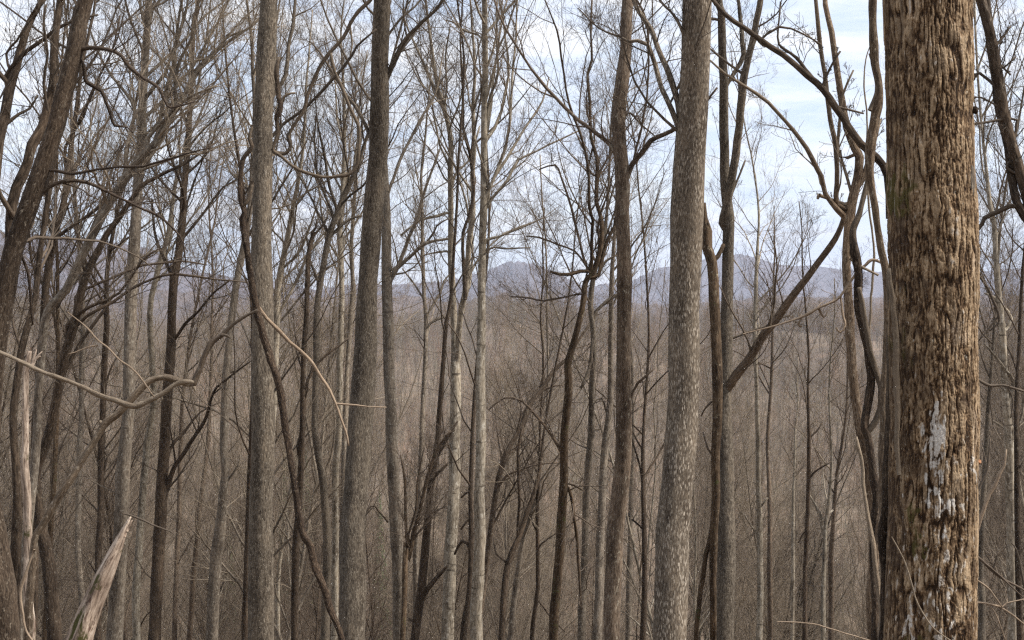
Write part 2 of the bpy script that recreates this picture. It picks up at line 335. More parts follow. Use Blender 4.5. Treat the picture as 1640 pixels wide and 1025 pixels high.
mountain('mountain_range', 5200, [(880, 470), (960, 458), (1010, 450), (1040, 436), (1070, 428), (1110, 420), (1150, 410), (1185, 405), (1205, 411), (1240, 421), (1290, 427), (1303, 424), (1320, 430), (1400, 437), (1480, 434), (1560, 433), (1640, 431), (1800, 425), (2100, 440), (2400, 470)], 1300, M['mountain'], 9)
mountain('mountain_shoulder', 3300, [(-900, 440), (-500, 400), (-200, 362), (0, 370), (90, 380), (150, 384), (205, 390), (232, 404), (262, 430), (310, 440), (400, 446), (450, 452), (520, 468), (620, 490), (700, 515)], 900, M['mountain'], 21)
mountain('wooded_foothill', 1900, [(-900, 470), (-300, 474), (0, 480), (200, 486), (400, 487), (560, 490), (700, 492), (820, 489), (960, 495), (1100, 492), (1260, 482), (1400, 478), (1560, 474), (1700, 470), (2400, 470)], 620, M['foothill'], 33, amp=22)

# ------------------------------------------------------------------ growth
def grow(start, dirn, L, r0, n, wig, up, rng, tip=0.25, rmin=0.0016):
    B = len(start); P = np.empty((B, n, 3)); P[:, 0] = start; d = norm(dirn); st = (L / (n - 1))[:, None]
    bias = rng.normal(0, 1, (B, 3)) * wig * 0.35
    for i in range(1, n):
        d = norm(d + rng.normal(0, 1, (B, 3)) * wig + bias + np.array([0, 0, up]))
        P[:, i] = P[:, i - 1] + d * st
    t = np.linspace(0, 1, n)[None]
    return P, np.maximum(r0[:, None] * (1 - (1 - tip) * t ** 0.9), rmin)
def sprout(P, Rr, L, n, t0, t1, ang, angv, lr, rr, rng, upb=0.15, rcap=1.0):
    """n children on each of the given branches"""
    B, N_, _ = P.shape
    t = (np.arange(n)[None] + rng.random((B, n))) / n * (t1 - t0) + t0
    f = t * (N_ - 1); i = np.minimum(f.astype(int), N_ - 2); w = f - i; b = np.arange(B)[:, None]
    s = P[b, i] * (1 - w[..., None]) + P[b, i + 1] * w[..., None]
    T = norm(P[b, i + 1] - P[b, i]); rp = Rr[b, i] * (1 - w) + Rr[b, i + 1] * w
    rv = rng.normal(0, 1, (B, n, 3)); rv[..., 2] += upb * 3
    side = norm(rv - (rv * T).sum(-1, keepdims=True) * T)
    a = rng.normal(ang, angv, (B, n))[..., None]
    d = np.cos(a) * T + np.sin(a) * side
    ln = L[:, None] * lr * (1 - 0.55 * (t - t0) / max(t1 - t0, 1e-6)) * rng.uniform(0.55, 1.3, (B, n))
    r = np.minimum(rp * rr * rng.uniform(0.7, 1.1, (B, n)), ln * 0.012 + 0.001) * rcap
    return s.reshape(-1, 3), d.reshape(-1, 3), ln.ravel(), r.ravel()
def resample(P, Rr, n):
    s = np.concatenate([[0], np.cumsum(np.linalg.norm(np.diff(P, axis=0), axis=1))]); t = np.linspace(0, s[-1], n)
    return np.stack([np.interp(t, s, P[:, k]) for k in range(3)], 1), np.interp(t, s, Rr), s[-1]
def smooth(P, Rr, step):
    """Catmull-Rom through the traced points"""
    n = len(P)
    if n < 3: 
        q, r, L = resample(P, Rr, max(3, int(np.linalg.norm(P[-1] - P[0]) / step) + 2)); return q, r
    E = np.concatenate([[2 * P[0] - P[1]], P, [2 * P[-1] - P[-2]]]); out, ro = [], []
    for i in range(n - 1):
        m = max(2, int(np.linalg.norm(P[i + 1] - P[i]) / step)); t = np.linspace(0, 1, m, endpoint=False)[:, None]
        a, b, c, d = E[i], E[i + 1], E[i + 2], E[i + 3]
        out.append(0.5 * ((2 * b) + (-a + c) * t + (2 * a - 5 * b + 4 * c - d) * t ** 2 + (-a + 3 * b - 3 * c + d) * t ** 3)); ro.append(Rr[i] + (Rr[i + 1] - Rr[i]) * t[:, 0])
    out.append(P[-1:]); ro.append(Rr[-1:]); return np.concatenate(out), np.concatenate(ro)
def jit(S, sr, amp, rng):
    """bends and swellings of a few diameters, as a real stem has"""
    L = np.concatenate([[0], np.cumsum(np.linalg.norm(np.diff(S, axis=0), axis=1))]); rm = max(float(np.median(sr)), 0.004)
    o = np.zeros_like(S); w = np.zeros(len(S))
    for lam, a in ((40, 1.0), (20, 0.42), (10, 0.2)):
        for k in range(3): o[:, k] += a * np.sin(L / (rm * lam) * 6.28 + rng.random() * 6.28) * np.sin(L / (rm * lam * 2.7) * 6.28 + rng.random() * 6.28)
        w += a * np.sin(L / (rm * lam * 0.8) * 6.28 + rng.random() * 6.28) * np.sin(L / (rm * lam * 1.9) * 6.28 + rng.random() * 6.28)
    f = np.minimum(L / (rm * 12), 1)[:, None]
    return S + o * amp * sr[:, None] * f, sr * (1 + 0.12 * min(amp, 1) * w)
def twigs(g, P, Rr, L, rng, n2, n3, n4, t0=0.15, wig=0.13, lr=0.56, kind=1.0):
    """three orders of ever finer twigs on the given limbs"""
    a, d, l, r = sprout(P, Rr, L, n2, t0, 0.98, 0.75, 0.2, lr, 0.55, rng)
    P2, R2 = grow(a, d, l, r, 7, wig, 0.07 * kind, rng); g.tubes(P2, R2, 4, rng=rng, cap=False)
    if n3:
        a, d, l3, r = sprout(P2, R2, l, n3, 0.12, 0.97, 0.7, 0.22, 0.6, 0.6, rng)
        P3, R3 = grow(a, d, l3, r, 5, wig, 0.07 * kind, rng, rmin=0.0014); g.tubes(P3, R3, 3, rng=rng, cap=False)
        if n4:
            a, d, l4, r = sprout(P3, R3, l3, n4, 0.1, 0.95, 0.7, 0.22, 0.62, 0.7, rng)
            P4, R4 = grow(a, d, l4, r, 4, wig, 0.06 * kind, rng, rmin=0.0012); g.tubes(P4, R4, 3, rng=rng, cap=False)
def crown_on(g, P, Rr, h0, rng, n1, n2, n3, n4, ang=0.75, lr=0.40, k1=5, up=0.06):
    n1 = int(n1 * 1.35)
    """limbs and twigs on the part of a trunk above its fraction h0"""
    Q, q, L = resample(P, Rr, 24)
    a, d, l, r = sprout(Q[None], q[None], np.array([L * (1 - h0)]), n1, h0, 0.985, ang, 0.16, lr, 0.55, rng, upb=0.05)
    r = np.maximum(r, l * 0.005)
    r = np.minimum(r, np.interp(0.7, [0, 1], [0, q.max()]) if len(q) else r)
    P1, R1 = grow(a, d, l, r, 11, 0.11, up, rng); g.tubes(P1, R1, k1, rng=rng, cap=False)
    if n2: twigs(g, P1, R1, l, rng, n2, n3, n4)
def W(x, y, d): return np.array([(x - 820) / F * d, d, CZ - (y - 512.5) / F * d])
def parse(s):
    v = [[float(a) for a in p.split()] for p in s.split(',') if p.strip()]
    return v
def trace(s, d, rng, wob=0.25, drift=0.0):
    """photo outline points 'x y width' -> a path in space; the depth wanders so that it is not flat"""
    v = parse(s); lw = None; out = []
    for p in v:
        if len(p) > 2: lw = p[2]
        out.append((p[0], p[1], lw))
    v = np.array(out, float); s_ = np.concatenate([[0], np.cumsum(np.hypot(np.diff(v[:, 0]), np.diff(v[:, 1])))]) / F * d
    ph = rng.random(3) * 6.28
    dd = d + wob * (np.sin(s_ * 0.7 + ph[0]) - np.sin(ph[0])) + drift * s_
    # widths given only at some points are spread evenly between them
    P = np.array([W(a, b, c) for a, b, c in zip(v[:, 0], v[:, 1], dd)])
    return P, v[:, 2] / 2 / F * dd
def spread(s):
    """fill in widths that are left out by interpolating along the point list"""
    pts = parse(s); n = len(pts); idx = [i for i, p in enumerate(pts) if len(p) > 2]
    w = np.interp(range(n), idx, [pts[i][2] for i in idx])
    return ','.join(f'{p[0]} {p[1]} {w[i]}' for i, p in enumerate(pts))
BASES = []
def tree(pts, d, mat, label, limbs=(), name='bare_tree', cat='tree', group=None, H=20.0, h0=None, n1=16, tw=(6, 6, 4), ltw=(7, 6, 4), low=0, seed=None, toground=True, extend=True, crown=True, lean=0.0, kk=12, wob=0.25, ang=0.7, limb_drift=0.22):
    rng = np.random.default_rng(abs(hash_(label)) % 2 ** 31 if seed is None else seed)
    P, r = trace(spread(pts), d, rng, wob)
    if P[0, 2] > P[-1, 2]: P, r = P[::-1], r[::-1]
    if toground:
        b = P[0]; k = min(3, len(P) - 1); dr = norm(P[0] - P[k]); x, y = b[0], b[1]
        g0 = float(gz(x, y)); 
        drop = b[2] - g0
        if drop > 0.3:
            sx = np.clip(dr[0] / max(-dr[2], 0.3), -0.25, 0.25)
            m = max(3, int(drop / 1.2)); e = []
            for t in np.linspace(1, 0, m, endpoint=False):
                e.append([x + sx * drop * t * (1 - 0.5 * t), y + 0.1 * drop * t * 0, b[2] - drop * t])
            e = np.array(e); e[0, 2] = float(gz(e[0, 0], e[0, 1])) - 0.15
            tt = np.linspace(1, 0, m, endpoint=False)
            re = r[0] * (1 + 0.016 * drop * tt) * np.where(tt > 0.93, 1.35, 1.0)
            P = np.concatenate([e, P]); r = np.concatenate([re, r])
    top = P[-1]; th_ = float(gz(top[0], top[1])) + H
    if extend:
        ext = max(th_ - top[2], 1.2); m = 7; dr = norm(P[-1] - P[-3 if len(P) > 3 else -2]); pts_ = []; c = top.copy(); 
        for i in range(m):
            dr = norm(dr + np.array([0, 0, 0.12]) + rng.normal(0, 0.06, 3)); c = c + dr * ext / m; pts_.append(c.copy())
        P = np.concatenate([P, pts_]); r = np.concatenate([r, np.linspace(r[-1], min(0.012, r[-1]), m + 1)[1:] ])
    org = P[0].copy()
    t = thing(name, label, cat, tuple(org), group)
    S, sr = smooth(P, r, 0.22 if d < 12 else 0.4); S, sr = jit(S, sr, 0.14 if r.max() > 0.05 else 0.35, rng)
    g = Geo(); g.tubes(S[None], sr[None], 24 if d < 18 else kk, rough=0.035, rng=rng); obj('trunk', g.build('trunk', M[mat], org), t)
    g = Geo(); LP, LR, LL = [], [], []
    for k, lm in enumerate(limbs):
        lmat, s = (lm if isinstance(lm, tuple) else (mat, lm)); ds = d
        lp, lrad = trace(spread(s), ds, rng, 0.12, rng.choice([-1, 1]) * limb_drift)
        # start on the trunk where it stands
        j = np.argmin(np.linalg.norm(S[:, [0, 2]] - lp[0, [0, 2]], axis=1)); lp[:, 1] += (S[j, 1] - lp[0, 1])
        j2 = max(j - 1, 0); lp = np.concatenate([S[j2:j2 + 1], lp]); lrad = np.concatenate([[min(lrad[0] * 1.1, sr[j2])], lrad])
        q, qr = smooth(lp, lrad, 0.07 if d < 18 else 0.15); q, qr = jit(q, qr, 0.38, rng)
        gl = Geo(); gl.tubes(q[None], qr[None], 8, rough=0.04, rng=rng); obj('limb', gl.build('limb', M[lmat], org), t)
        a, b, L = resample(q, qr, 12); LP.append(a); LR.append(b); LL.append(L)
    if LP and ltw: twigs(g, np.array(LP), np.array(LR), np.array(LL), rng, *ltw, t0=0.12, lr=0.5 if d > 11 else 0.28)
    if crown:
        L = np.linalg.norm(np.diff(S, axis=0), axis=1).sum()
        if h0 is None:
            hz = CZ - (300 - 512.5) / F * d; f = np.clip((hz - S[0, 2]) / (S[-1, 2] - S[0, 2]), 0.35, 0.8)
        else:
            hz = CZ - (h0 - 512.5) / F * d; f = np.clip((hz - S[0, 2]) / (S[-1, 2] - S[0, 2]), 0.1, 0.9)
        crown_on(g, S, sr, f, rng, n1, *tw, ang=ang, lr=0.40 if d > 11 else 0.15)
    if low:     # short dead twigs low on the trunk
        Q, q, L = resample(S, sr, 20)
        a, dd, l, rr_ = sprout(Q[None], q[None], np.array([L]), low, 0.3, 0.7, 1.1, 0.25, 0.06, 0.2, rng, upb=0)
        rr_ = np.minimum(rr_, 0.012); P1, R1 = grow(a, dd, l, rr_, 6, 0.2, 0.02, rng); g.tubes(P1, R1, 4, rng=rng, cap=False); twigs(g, P1, R1, l, rng, 3, 2, 0)
    if g.n: obj('crown', g.build('crown', M[mat], org), t)
    BASES.append((org[0], org[1], S, label))
    return t
def hash_(s):
    h = 7
    for c in s: h = (h * 31 + ord(c)) & 0x7fffffff
    return h
def tube_thing(name, pts, d, mat, label, cat, tw=None, rough=0.05, seed=None, wob=0.1, drift=0.0, sides=10, group=None, part='stem', extra=(), jm=0.35):
    """a vine, stick or log that follows traced points; a thing of one main mesh with forks as children"""
    rng = np.random.default_rng(hash_(label) if seed is None else seed)
    P, r = trace(spread(pts), d, rng, wob, drift); S, sr = smooth(P, r, 0.02 if d < 9 else 0.05); S, sr = jit(S, sr, jm, rng); org = S[0].copy()
    t = thing(name, label, cat, tuple(org), group)
    g = Geo(); g.tubes(S[None], sr[None], sides, rough=rough, rng=rng); obj(part, g.build(part, M[mat], org), t)
    for e in extra:
        em, e = e if isinstance(e, tuple) else (mat, e)
        P2, r2 = trace(spread(e), d, rng, wob, drift); j = np.argmin(np.linalg.norm(S[:, [0, 2]] - P2[0, [0, 2]], axis=1)); P2[:, 1] += S[j, 1] - P2[0, 1]
        S2, s2 = smooth(P2, r2, 0.02 if d < 9 else 0.05); S2, s2 = jit(S2, s2, jm, rng); g = Geo(); g.tubes(S2[None], s2[None], sides, rough=rough, rng=rng); obj('branch', g.build('branch', M[em], org), t)
    if tw:
        a, b, L = resample(S, sr, 14); a1, d1, l1, q1 = sprout(a[None], b[None], np.array([L]), tw[0] + 3, .15, .98, .8, .25, .2, .5, rng)
        P1, R1 = grow(a1, d1, l1, q1, 9, 0.2, 0.04, rng)
        for k in range(len(P1)): g = Geo(); g.tubes(P1[k:k + 1], R1[k:k + 1], 5, rng=rng, cap=False); obj('twig', g.build('twig', M[mat], org), t)
    return t

# ------------------------------------------------------------------ the great trunk near the camera
def great_trunk():
    rng = np.random.default_rng(5)
    D = 6.0
    key = np.array([(1487, -1600, 100), (1485, -200, 131), (1486, 0, 133), (1489, 200, 135), (1493, 350, 137), (1495, 500, 137), (1496, 700, 139), (1492, 900, 141), (1490, 1025, 143), (1489, 1200, 150), (1489, 1500, 175), (1489, 1900, 215)], float)[::-1]
    ys = np.concatenate([np.linspace(1900, 1100, 60, endpoint=False), np.linspace(1100, -60, 1150, endpoint=False), np.linspace(-60, -1600, 90)])
    xs = np.interp(-ys, -key[:, 1], key[:, 0]) ; w = np.interp(-ys, -key[:, 1], key[:, 2])
    ks = np.ones(61) / 61
    k = 560; th = np.arange(k) / k * 2 * np.pi
    zc = CZ - (ys - 512.5) / F * D; xc = (xs - 820) / F * D; r = w / 2 / F * D
    s = zc[:, None] + 0 * th[None]
    R0 = 0.182; arc = th[None] * R0 + 0 * s
    per = 2 * np.pi * R0
    def pn(u, v, seed, cu, cv):        # noise periodic round the trunk
        n = max(1, round(per / cu)); rg = np.random.default_rng(seed); G = rg.random((n, 1024))
        a = u / per * n; b = v / cv + 300; ai = np.floor(a).astype(int); bi = np.floor(b).astype(int); fa = a - ai; fb = b - bi
        fa = fa * fa * (3 - 2 * fa); fb = fb * fb * (3 - 2 * fb); A0 = ai % n; A1 = (ai + 1) % n; B0 = bi % 1024; B1 = (bi + 1) % 1024
        return (G[A0, B0] * (1 - fa) + G[A1, B0] * fa) * (1 - fb) + (G[A0, B1] * (1 - fa) + G[A1, B1] * fa) * fb
    wu = arc + (pn(arc, s, 1, 0.05, 0.09) - 0.5) * 0.010 + (pn(arc, s, 2, 0.02, 0.03) - 0.5) * 0.006
    wv = s + (pn(arc, s, 3, 0.02, 0.05) - 0.5) * 0.03
    def ridge(cu, cv, sd): return 1 - np.abs(2 * pn(wu, wv, sd, cu, cv) - 1)
    big = 1 - ridge(0.0105, 0.10, 11) ** 2.0
    med = 1 - ridge(0.0050, 0.024, 12) ** 1.5
    pl = 1 - ridge(0.0036, 0.009, 13)
    fine = pn(wu, wv, 14, 0.003, 0.005); flake = np.clip((pn(wu, wv, 15, 0.0062, 0.016) - 0.35) * 3, 0, 1)
    h = 0.34 * np.clip(big * 1.3, 0, 1) + 0.24 * med + 0.18 * pl + 0.16 * fine + 0.20 * flake
    hc = 0.50 * np.clip((1 - ridge(0.0145, 0.14, 41) ** 2.4) * 1.25, 0, 1) + 0.22 * (1 - ridge(0.009, 0.05, 42) ** 1.5) + 0.16 * pl + 0.16 * fine + 0.10 * flake
    mk = np.clip((pn(arc, s, 43, 0.16, 0.22) + 0.5 * (pn(arc, s, 44, 0.05, 0.08) - 0.5) - 0.50) * 4, 0, 1); h = h * (1 - mk) + hc * mk
    h = np.clip((h - 0.26) / 0.60, 0, 1); h = h * h * (3 - 2 * h) * 0.55 + h * 0.45
    rad = r[:, None] * (1 + 0.045 * (pn(arc, s, 20, 0.28, 0.5) - 0.5) + 0.045 * (pn(arc, s, 21, 0.1, 0.25) - 0.5) + 0.03 * (pn(arc, s, 22, 0.05, 0.09) - 0.5)) - 0.0035 + h * (0.006 + 0.003 * mk)
    Xx = xc[:, None] + rad * np.sin(th)[None]; Yy = D - rad * np.cos(th)[None]
    V = np.stack([Xx, Yy, s], -1)
    # lichen, moss, wet streaks and shade painted dark down the left edge, at their own places: px, py in the photograph where the front of the trunk shows them
    fx = xc[:, None] * 0 + 820 + Xx / D * F; fy = ys[:, None] + 0 * th[None]; front = np.cos(th)[None] > 0.05
    jx = fx + (pn(arc, s, 30, 0.02, 0.05) - 0.5) * 26; jy = fy + (pn(arc, s, 31, 0.02, 0.04) - 0.5) * 60
    li = np.zeros_like(h)
    for (a, b, sx, sy, st) in [(1473, 672, 8, 30, 1.05), (1481, 700, 8, 22, 1.05), (1491, 690, 6, 34, 1.05), (1468, 715, 7, 20, 1), (1486, 757, 6, 14, 1.1), (1485, 774, 6, 9, 1.1), (1471, 785, 6, 16, 1), (1495, 800, 6, 20, 1), (1488, 830, 6, 14, .7),
                               (1498, 855, 5, 10, .7), (1462, 890, 6, 22, .5), (1484, 905, 6, 14, .5), (1499, 918, 7, 10, .65), (1491, 955, 6, 22, .62), (1500, 1000, 7, 20, .66), (1484, 1010, 6, 16, .6), (1440, 995, 12, 16, .7), (1452, 970, 6, 18, .5),
                               (1545, 745, 6, 30, .6), (1540, 700, 5, 24, .45), (1520, 845, 8, 26, .5), (1515, 190, 14, 26, .35), (1514, 400, 8, 36, .3), (1448, 870, 5, 20, .4), (1470, 930, 7, 30, .5), (1530, 960, 7, 30, .45), (1446, 930, 6, 22, .4), (1480, 860, 6, 30, .5)]:
        li = np.maximum(li, st * np.exp(-(((jx - a) / sx) ** 2 + ((jy - b) / sy) ** 2) * 0.8))
    spk = pn(wu, wv, 33, 0.007, 0.012)
    li = np.clip((li * (0.10 + 0.85 * h + 0.45 * spk) - 0.36) * 4.5, 0, 1) * front
    low = np.clip((fy - 640) / 200, 0, 1) * np.clip(1 - np.abs(fx - 1490) / 62, 0, 1)
    li = np.maximum(li, np.clip((pn(wu, wv, 34, 0.014, 0.03) * (0.5 + h) * (0.72 + 0.28 * low) - 0.86) * 6, 0, 1) * 0.7)
    mo = np.zeros_like(h)
    for (a, b, sx, sy, st) in [(1428, 318, 14, 40, .9), (1440, 290, 8, 20, .5), (1452, 815, 8, 26, .9), (1436, 560, 7, 30, .5), (1442, 470, 7, 40, .4), (1450, 1018, 22, 14, 1), (1504, 840, 7, 20, .35), (1460, 1000, 14, 8, .8), (1530, 150, 6, 40, .3), (1470, 200, 8, 40, .35), (1458, 870, 8, 30, .6)]:
        mo = np.maximum(mo, st * np.exp(-(((jx - a) / sx) ** 2 + ((jy - b) / sy) ** 2)))
    mo = np.clip((mo * (0.6 + 0.8 * pn(wu, wv, 35, 0.012, 0.02)) - 0.32) * 2.2, 0, 0.85)
    wet_and_shade = np.zeros_like(h)
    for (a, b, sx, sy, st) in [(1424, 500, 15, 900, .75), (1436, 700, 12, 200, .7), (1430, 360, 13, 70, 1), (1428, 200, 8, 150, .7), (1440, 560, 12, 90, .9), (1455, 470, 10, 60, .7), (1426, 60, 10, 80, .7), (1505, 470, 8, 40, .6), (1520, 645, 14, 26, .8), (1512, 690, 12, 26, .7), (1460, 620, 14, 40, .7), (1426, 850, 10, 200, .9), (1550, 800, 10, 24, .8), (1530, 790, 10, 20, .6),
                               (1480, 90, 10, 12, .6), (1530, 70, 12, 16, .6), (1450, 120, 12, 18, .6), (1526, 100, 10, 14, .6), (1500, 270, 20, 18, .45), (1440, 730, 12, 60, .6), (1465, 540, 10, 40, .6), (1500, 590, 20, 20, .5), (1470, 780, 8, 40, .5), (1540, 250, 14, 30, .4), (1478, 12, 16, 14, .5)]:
        wet_and_shade = np.maximum(wet_and_shade, st * np.exp(-(((jx - a) / sx) ** 2 + ((jy - b) / sy) ** 2)))
    wet_and_shade = np.clip((wet_and_shade * (0.55 + 0.9 * pn(wu, wv, 36, 0.016, 0.05)) - 0.3) * 1.8, 0, 1)
    wet_and_shade = np.maximum(wet_and_shade, 0.6 * np.clip((pn(wu, wv, 37, 0.03, 0.11) - 0.70) * 6, 0, 1))
    bk = np.stack([R0 * np.cos(th)[None] + 0 * s, R0 * np.sin(th)[None] + 0 * s, s], -1)
    n, m = s.shape; i = np.arange(n - 1)[:, None]; j = np.arange(m)[None]
    q = np.stack([i * m + j, i * m + (j + 1) % m, (i + 1) * m + (j + 1) % m, (i + 1) * m + j], -1).reshape(-1, 4)
    org = np.array([xc[0], D, float(gz(xc[0], D))])
    t = thing('ridged_trunk_tree', 'biggest tree, thick ridged brown bark with a white lichen streak down its lower half', 'tree', tuple(org))
    obj('trunk', mesh('trunk', V.reshape(-1, 3) - org, q, M['big'], {'bk': bk.reshape(-1, 3), 'relief': h.ravel(), 'lichen': li.ravel(), 'moss': mo.ravel(), 'wet_and_shade': wet_and_shade.ravel()}), t)
    # crown, all of it above the frame
    top = V[-1].mean(0); P = [top]; c = top.copy(); dr = np.array([0.02, 0, 1.0])
    for a in range(12): dr = norm(dr + rng.normal(0, 0.05, 3)); c = c + dr * 1.05; P.append(c.copy())
    P = np.array(P); rr_ = np.linspace(r[-1] - 0.006, 0.02, len(P)); S, sr = smooth(P, rr_, 0.4)
    g = Geo(); g.tubes(S[None], sr[None], 14, rough=0.03, rng=rng); crown_on(g, S, sr, 0.12, rng, 14, 5, 5, 0, ang=0.8, lr=0.5)
    obj('crown', g.build('crown', M['brown'], org), t)
    # branch scar with a dark hollow, and the smooth grey patch of a grown-over scar
    import bmesh
    def disc(name, px, py, sx, sz, dep, mat):
        bm = bmesh.new(); bmesh.ops.create_icosphere(bm, subdivisions=4, radius=1)
        rg = random.Random(px)
        for v in bm.verts:
            v.co *= 1 + 0.12 * math.sin(v.co.x * 5 + 1) * math.sin(v.co.z * 6) + rg.uniform(-.05, .05)
        c = W(px, py, 1.0); a = (px - 1490) / 72 ; ph = math.asin(max(-0.98, min(0.98, a)))
        cx = 6.0 * (1490 - 820) / F + math.sin(ph) * 0.183; cyy = 6.0 - math.cos(ph) * 0.183; cz = CZ - (py - 512.5) / F * 6.0
        for v in bm.verts:
            x, y, z = v.co.x * sx, v.co.y * dep, v.co.z * sz
            v.co = (cx + x * math.cos(ph) - y * math.sin(ph) - org[0], cyy + x * math.sin(ph) + y * math.cos(ph) - org[1], cz + z - org[2])
        me = bpy.data.meshes.new(name); bm.to_mesh(me); bm.free(); me.polygons.foreach_set('use_smooth', [True] * len(me.polygons)); me.materials.append(mat)
        a_ = me.attributes.new('bk', 'FLOAT_VECTOR', 'POINT'); co = np.empty(len(me.vertices) * 3, np.float32); me.vertices.foreach_get('co', co); a_.data.foreach_set('vector', co)
        a_ = me.attributes.new('rad', 'FLOAT', 'POINT'); a_.data.foreach_set('value', np.full(len(me.vertices), 1.0, np.float32))
        return me
    obj('branch_scar', disc('branch_scar', 1545, 293, 0.022, 0.062, 0.006, M['grey']), t)
    obj('bark_knot', disc('bark_knot', 1553, 181, 0.011, 0.016, 0.014, M['vine']), t)
    f = disc('fungus', 1565, 738, 0.024, 0.014, 0.022, M['orange'])
    fo = obj('bracket_fungus', f, None, tuple(org)); tag(fo, 'small orange brown bracket fungus on the edge of the biggest trunk', 'fungus')
    BASES.append((org[0], org[1], S, 'big'))
great_trunk()

# ------------------------------------------------------------------ the near and middle trees, traced
tree('1072 1025 54,1078 850 53,1089 690 51,1097 500 50,1104 350 52,1110 175 48,1115 0 47', 14, 'tulip',
     'straight thick trunk with rows of pale dashes in its bark, second widest in view',
     ['1085 182 9,1062 130 8,1040 65 7,1010 60 5,995 52 4,962 38 3,927 5 2', '1085 140 10,1068 92 9,1044 38 8,1020 0 7,1000 -60 5', '1089 41 5,1075 17 4,1058 0 4,1040 -40 3'], H=24, h0=-500, n1=14, tw=(5, 5, 0), ltw=(7, 5, 3))
tree('979 1025 26,983 940 27,987 850 27,994 770 27,998 690 26,999 560 23,999 450 24,998 340 22,997 262 23,991 190 21,998 120 19,1003 60 18,1005 0 18', 17, 'brown',
     'slender brown trunk forking into two arched limbs at mid height', 
     ['985 266 8,972 239 7,921 198 6,897 174 5,873 150 5,849 119 4,825 82 4,801 38 3,789 0 3', '1008 270 9,1023 253 8,1037 232 8,1055 223 7,1080 210 6,1110 188 5,1140 150 3', '1013 252 4,1030 164 3,1033 99 3,1028 41 4,1012 10 3', '1001 189 3,1023 208 3,1043 225 2', '1013 623 4,1026 606 4,1047 589 2'], H=22, h0=-200, n1=12, tw=(6, 6, 3), ltw=(8, 6, 4))
tree('564 1025 42,567 870 42,571 780 40,577 690 40,584 550 35,589 450 32,597 340 32,605 250 31,607 200 31,609 100 28,614 0 28', 14, 'greyb',
     'straight dark grey trunk leaning gently, a lighter trunk close behind its edge',
     ['623 104 9,637 72 8,664 38 6,701 0 5,730 -50 4', '590 218 6,568 171 6,548 143 5,520 96 4,500 68 3,488 55 2', '590 815 3,605 822 5,619 841 4'], H=23, h0=-350, n1=14, tw=(5, 5, 0), ltw=(7, 5, 3))
tree('418 1025 41,417 900 40,418 800 37,420 690 37,421 500 35,420 420 33,420 340 31,421 235 31,426 120 31,430 0 28', 13, 'greyb',
     'straight grey brown trunk with a thick dark vine crossing its front', 
     ['436 138 6,451 113 7,456 68 6,463 27 6,465 0 5,470 -50 4', '446 196 5,489 164 5,550 96 5,568 68 4,600 40 3'], H=23, h0=-350, n1=14, tw=(5, 5, 0), ltw=(6, 5, 3))
tree('638 1025 19,637 900 20,632 800 20,627 690 19,626 650 18,622 540 18,618 440 17,619 340 14,614 260 13,611 180 12,611 60 10', 23, 'grey',
     'grey trunk standing just behind the leaning dark grey one, forked below the ridge line',
     ['627 444 7,640 422 7,657 381 6,671 345 6,677 320 5,690 280 4,705 240 3', '627 446 6,664 405 5,681 391 5,718 383 4', '621 312 5,635 270 5,647 239 5,677 184 4,698 147 3,706 100 2', '681 391 4,700 362 3,720 350 2'], H=21, h0=200, n1=14, tw=(7, 6, 4))
# leaning tree at the left edge
tree('-16 1025 84,-12 940 76,-18 870 62,-20 800 46,-20 720 38,-18 650 34,-10 580 33,1 510 33,12 450 33,22 400 32,41 340 31,66 270 29,90 200 28,104 145 27,117 100 26,129 50 24,138 0 23', 8, 'corner',
     'brown trunk leaning across the upper corner with crooked side limbs and a widened foot',
     ['133 89 8,154 82 7,184 87 6,205 97 6,218 113 7,239 131 5,263 147 5,276 174 4,290 176 3,320 168 2', '140 102 7,147 126 6,150 137 7,171 150 6,181 171 5,188 191 5,193 205 5,212 208 2,222 218 2',
      '68 322 9,89 302 7,113 294 6,147 294 6,181 311 5,212 324 4,239 338 4,266 350 4,288 371 3,301 391 3,306 425 2', '82 275 6,126 282 5,164 276 4,201 271 4,239 270 4,300 253 3,345 240 2', '36 396 6,51 422 5,58 453 5,61 487 4,64 520 3'],
     H=15, h0=-300, n1=8, tw=(5, 5, 0), ltw=(7, 5, 4), wob=0.1)
tree('15 420 16,18 360 17,27 300 17,42 262 16,51 235 17,66 205 16,78 164 15,84 120 13,90 55 12,98 0 11', 9, 'dark', 'blackish tangled stem hugging the leaning brown trunk in the corner',
     ['70 190 5,60 130 5,66 80 4,60 30 4,64 0 3', '78 160 4,74 120 4,88 90 3,70 60 3'], H=16, h0=500, n1=20, tw=(7, 6, 4), ltw=(7, 6, 4))
tree('-12 330 16,0 225 16,7 191 16,14 143 15,27 102 14,41 51 12,55 20 10,68 0 9', 10, 'dark', 'dark trunk rising out of the upper corner beyond the leaning brown one',
     ['2 118 9,20 95 8,38 78 7,60 60 7,85 41 6,116 27 4,150 18 3', '0 82 4,18 60 4,34 34 4,50 15 3,68 -10 3', '14 191 6,28 180 5,44 171 4,56 150 3'], H=17, h0=400, n1=12, tw=(6, 6, 3), ltw=(8, 6, 4))
tree('184 1025 27,188 950 25,193 850 24,196 760 23,203 690 20,206 640 19,208 540 20,213 440 19,218 340 17,220 300 16,226 220 15,229 150 13,234 70 12,238 0 11', 22, 'grey',
     'tall straight grey trunk between the leaning corner tree and the dark tilted stems', ['222 226 4,250 196 4,275 160 3,300 142 2', '236 20 4,262 8 4,290 -12 3', '206 430 5,236 410 3,262 402 2'], H=22, h0=330, n1=22, tw=(7, 6, 4), low=8)
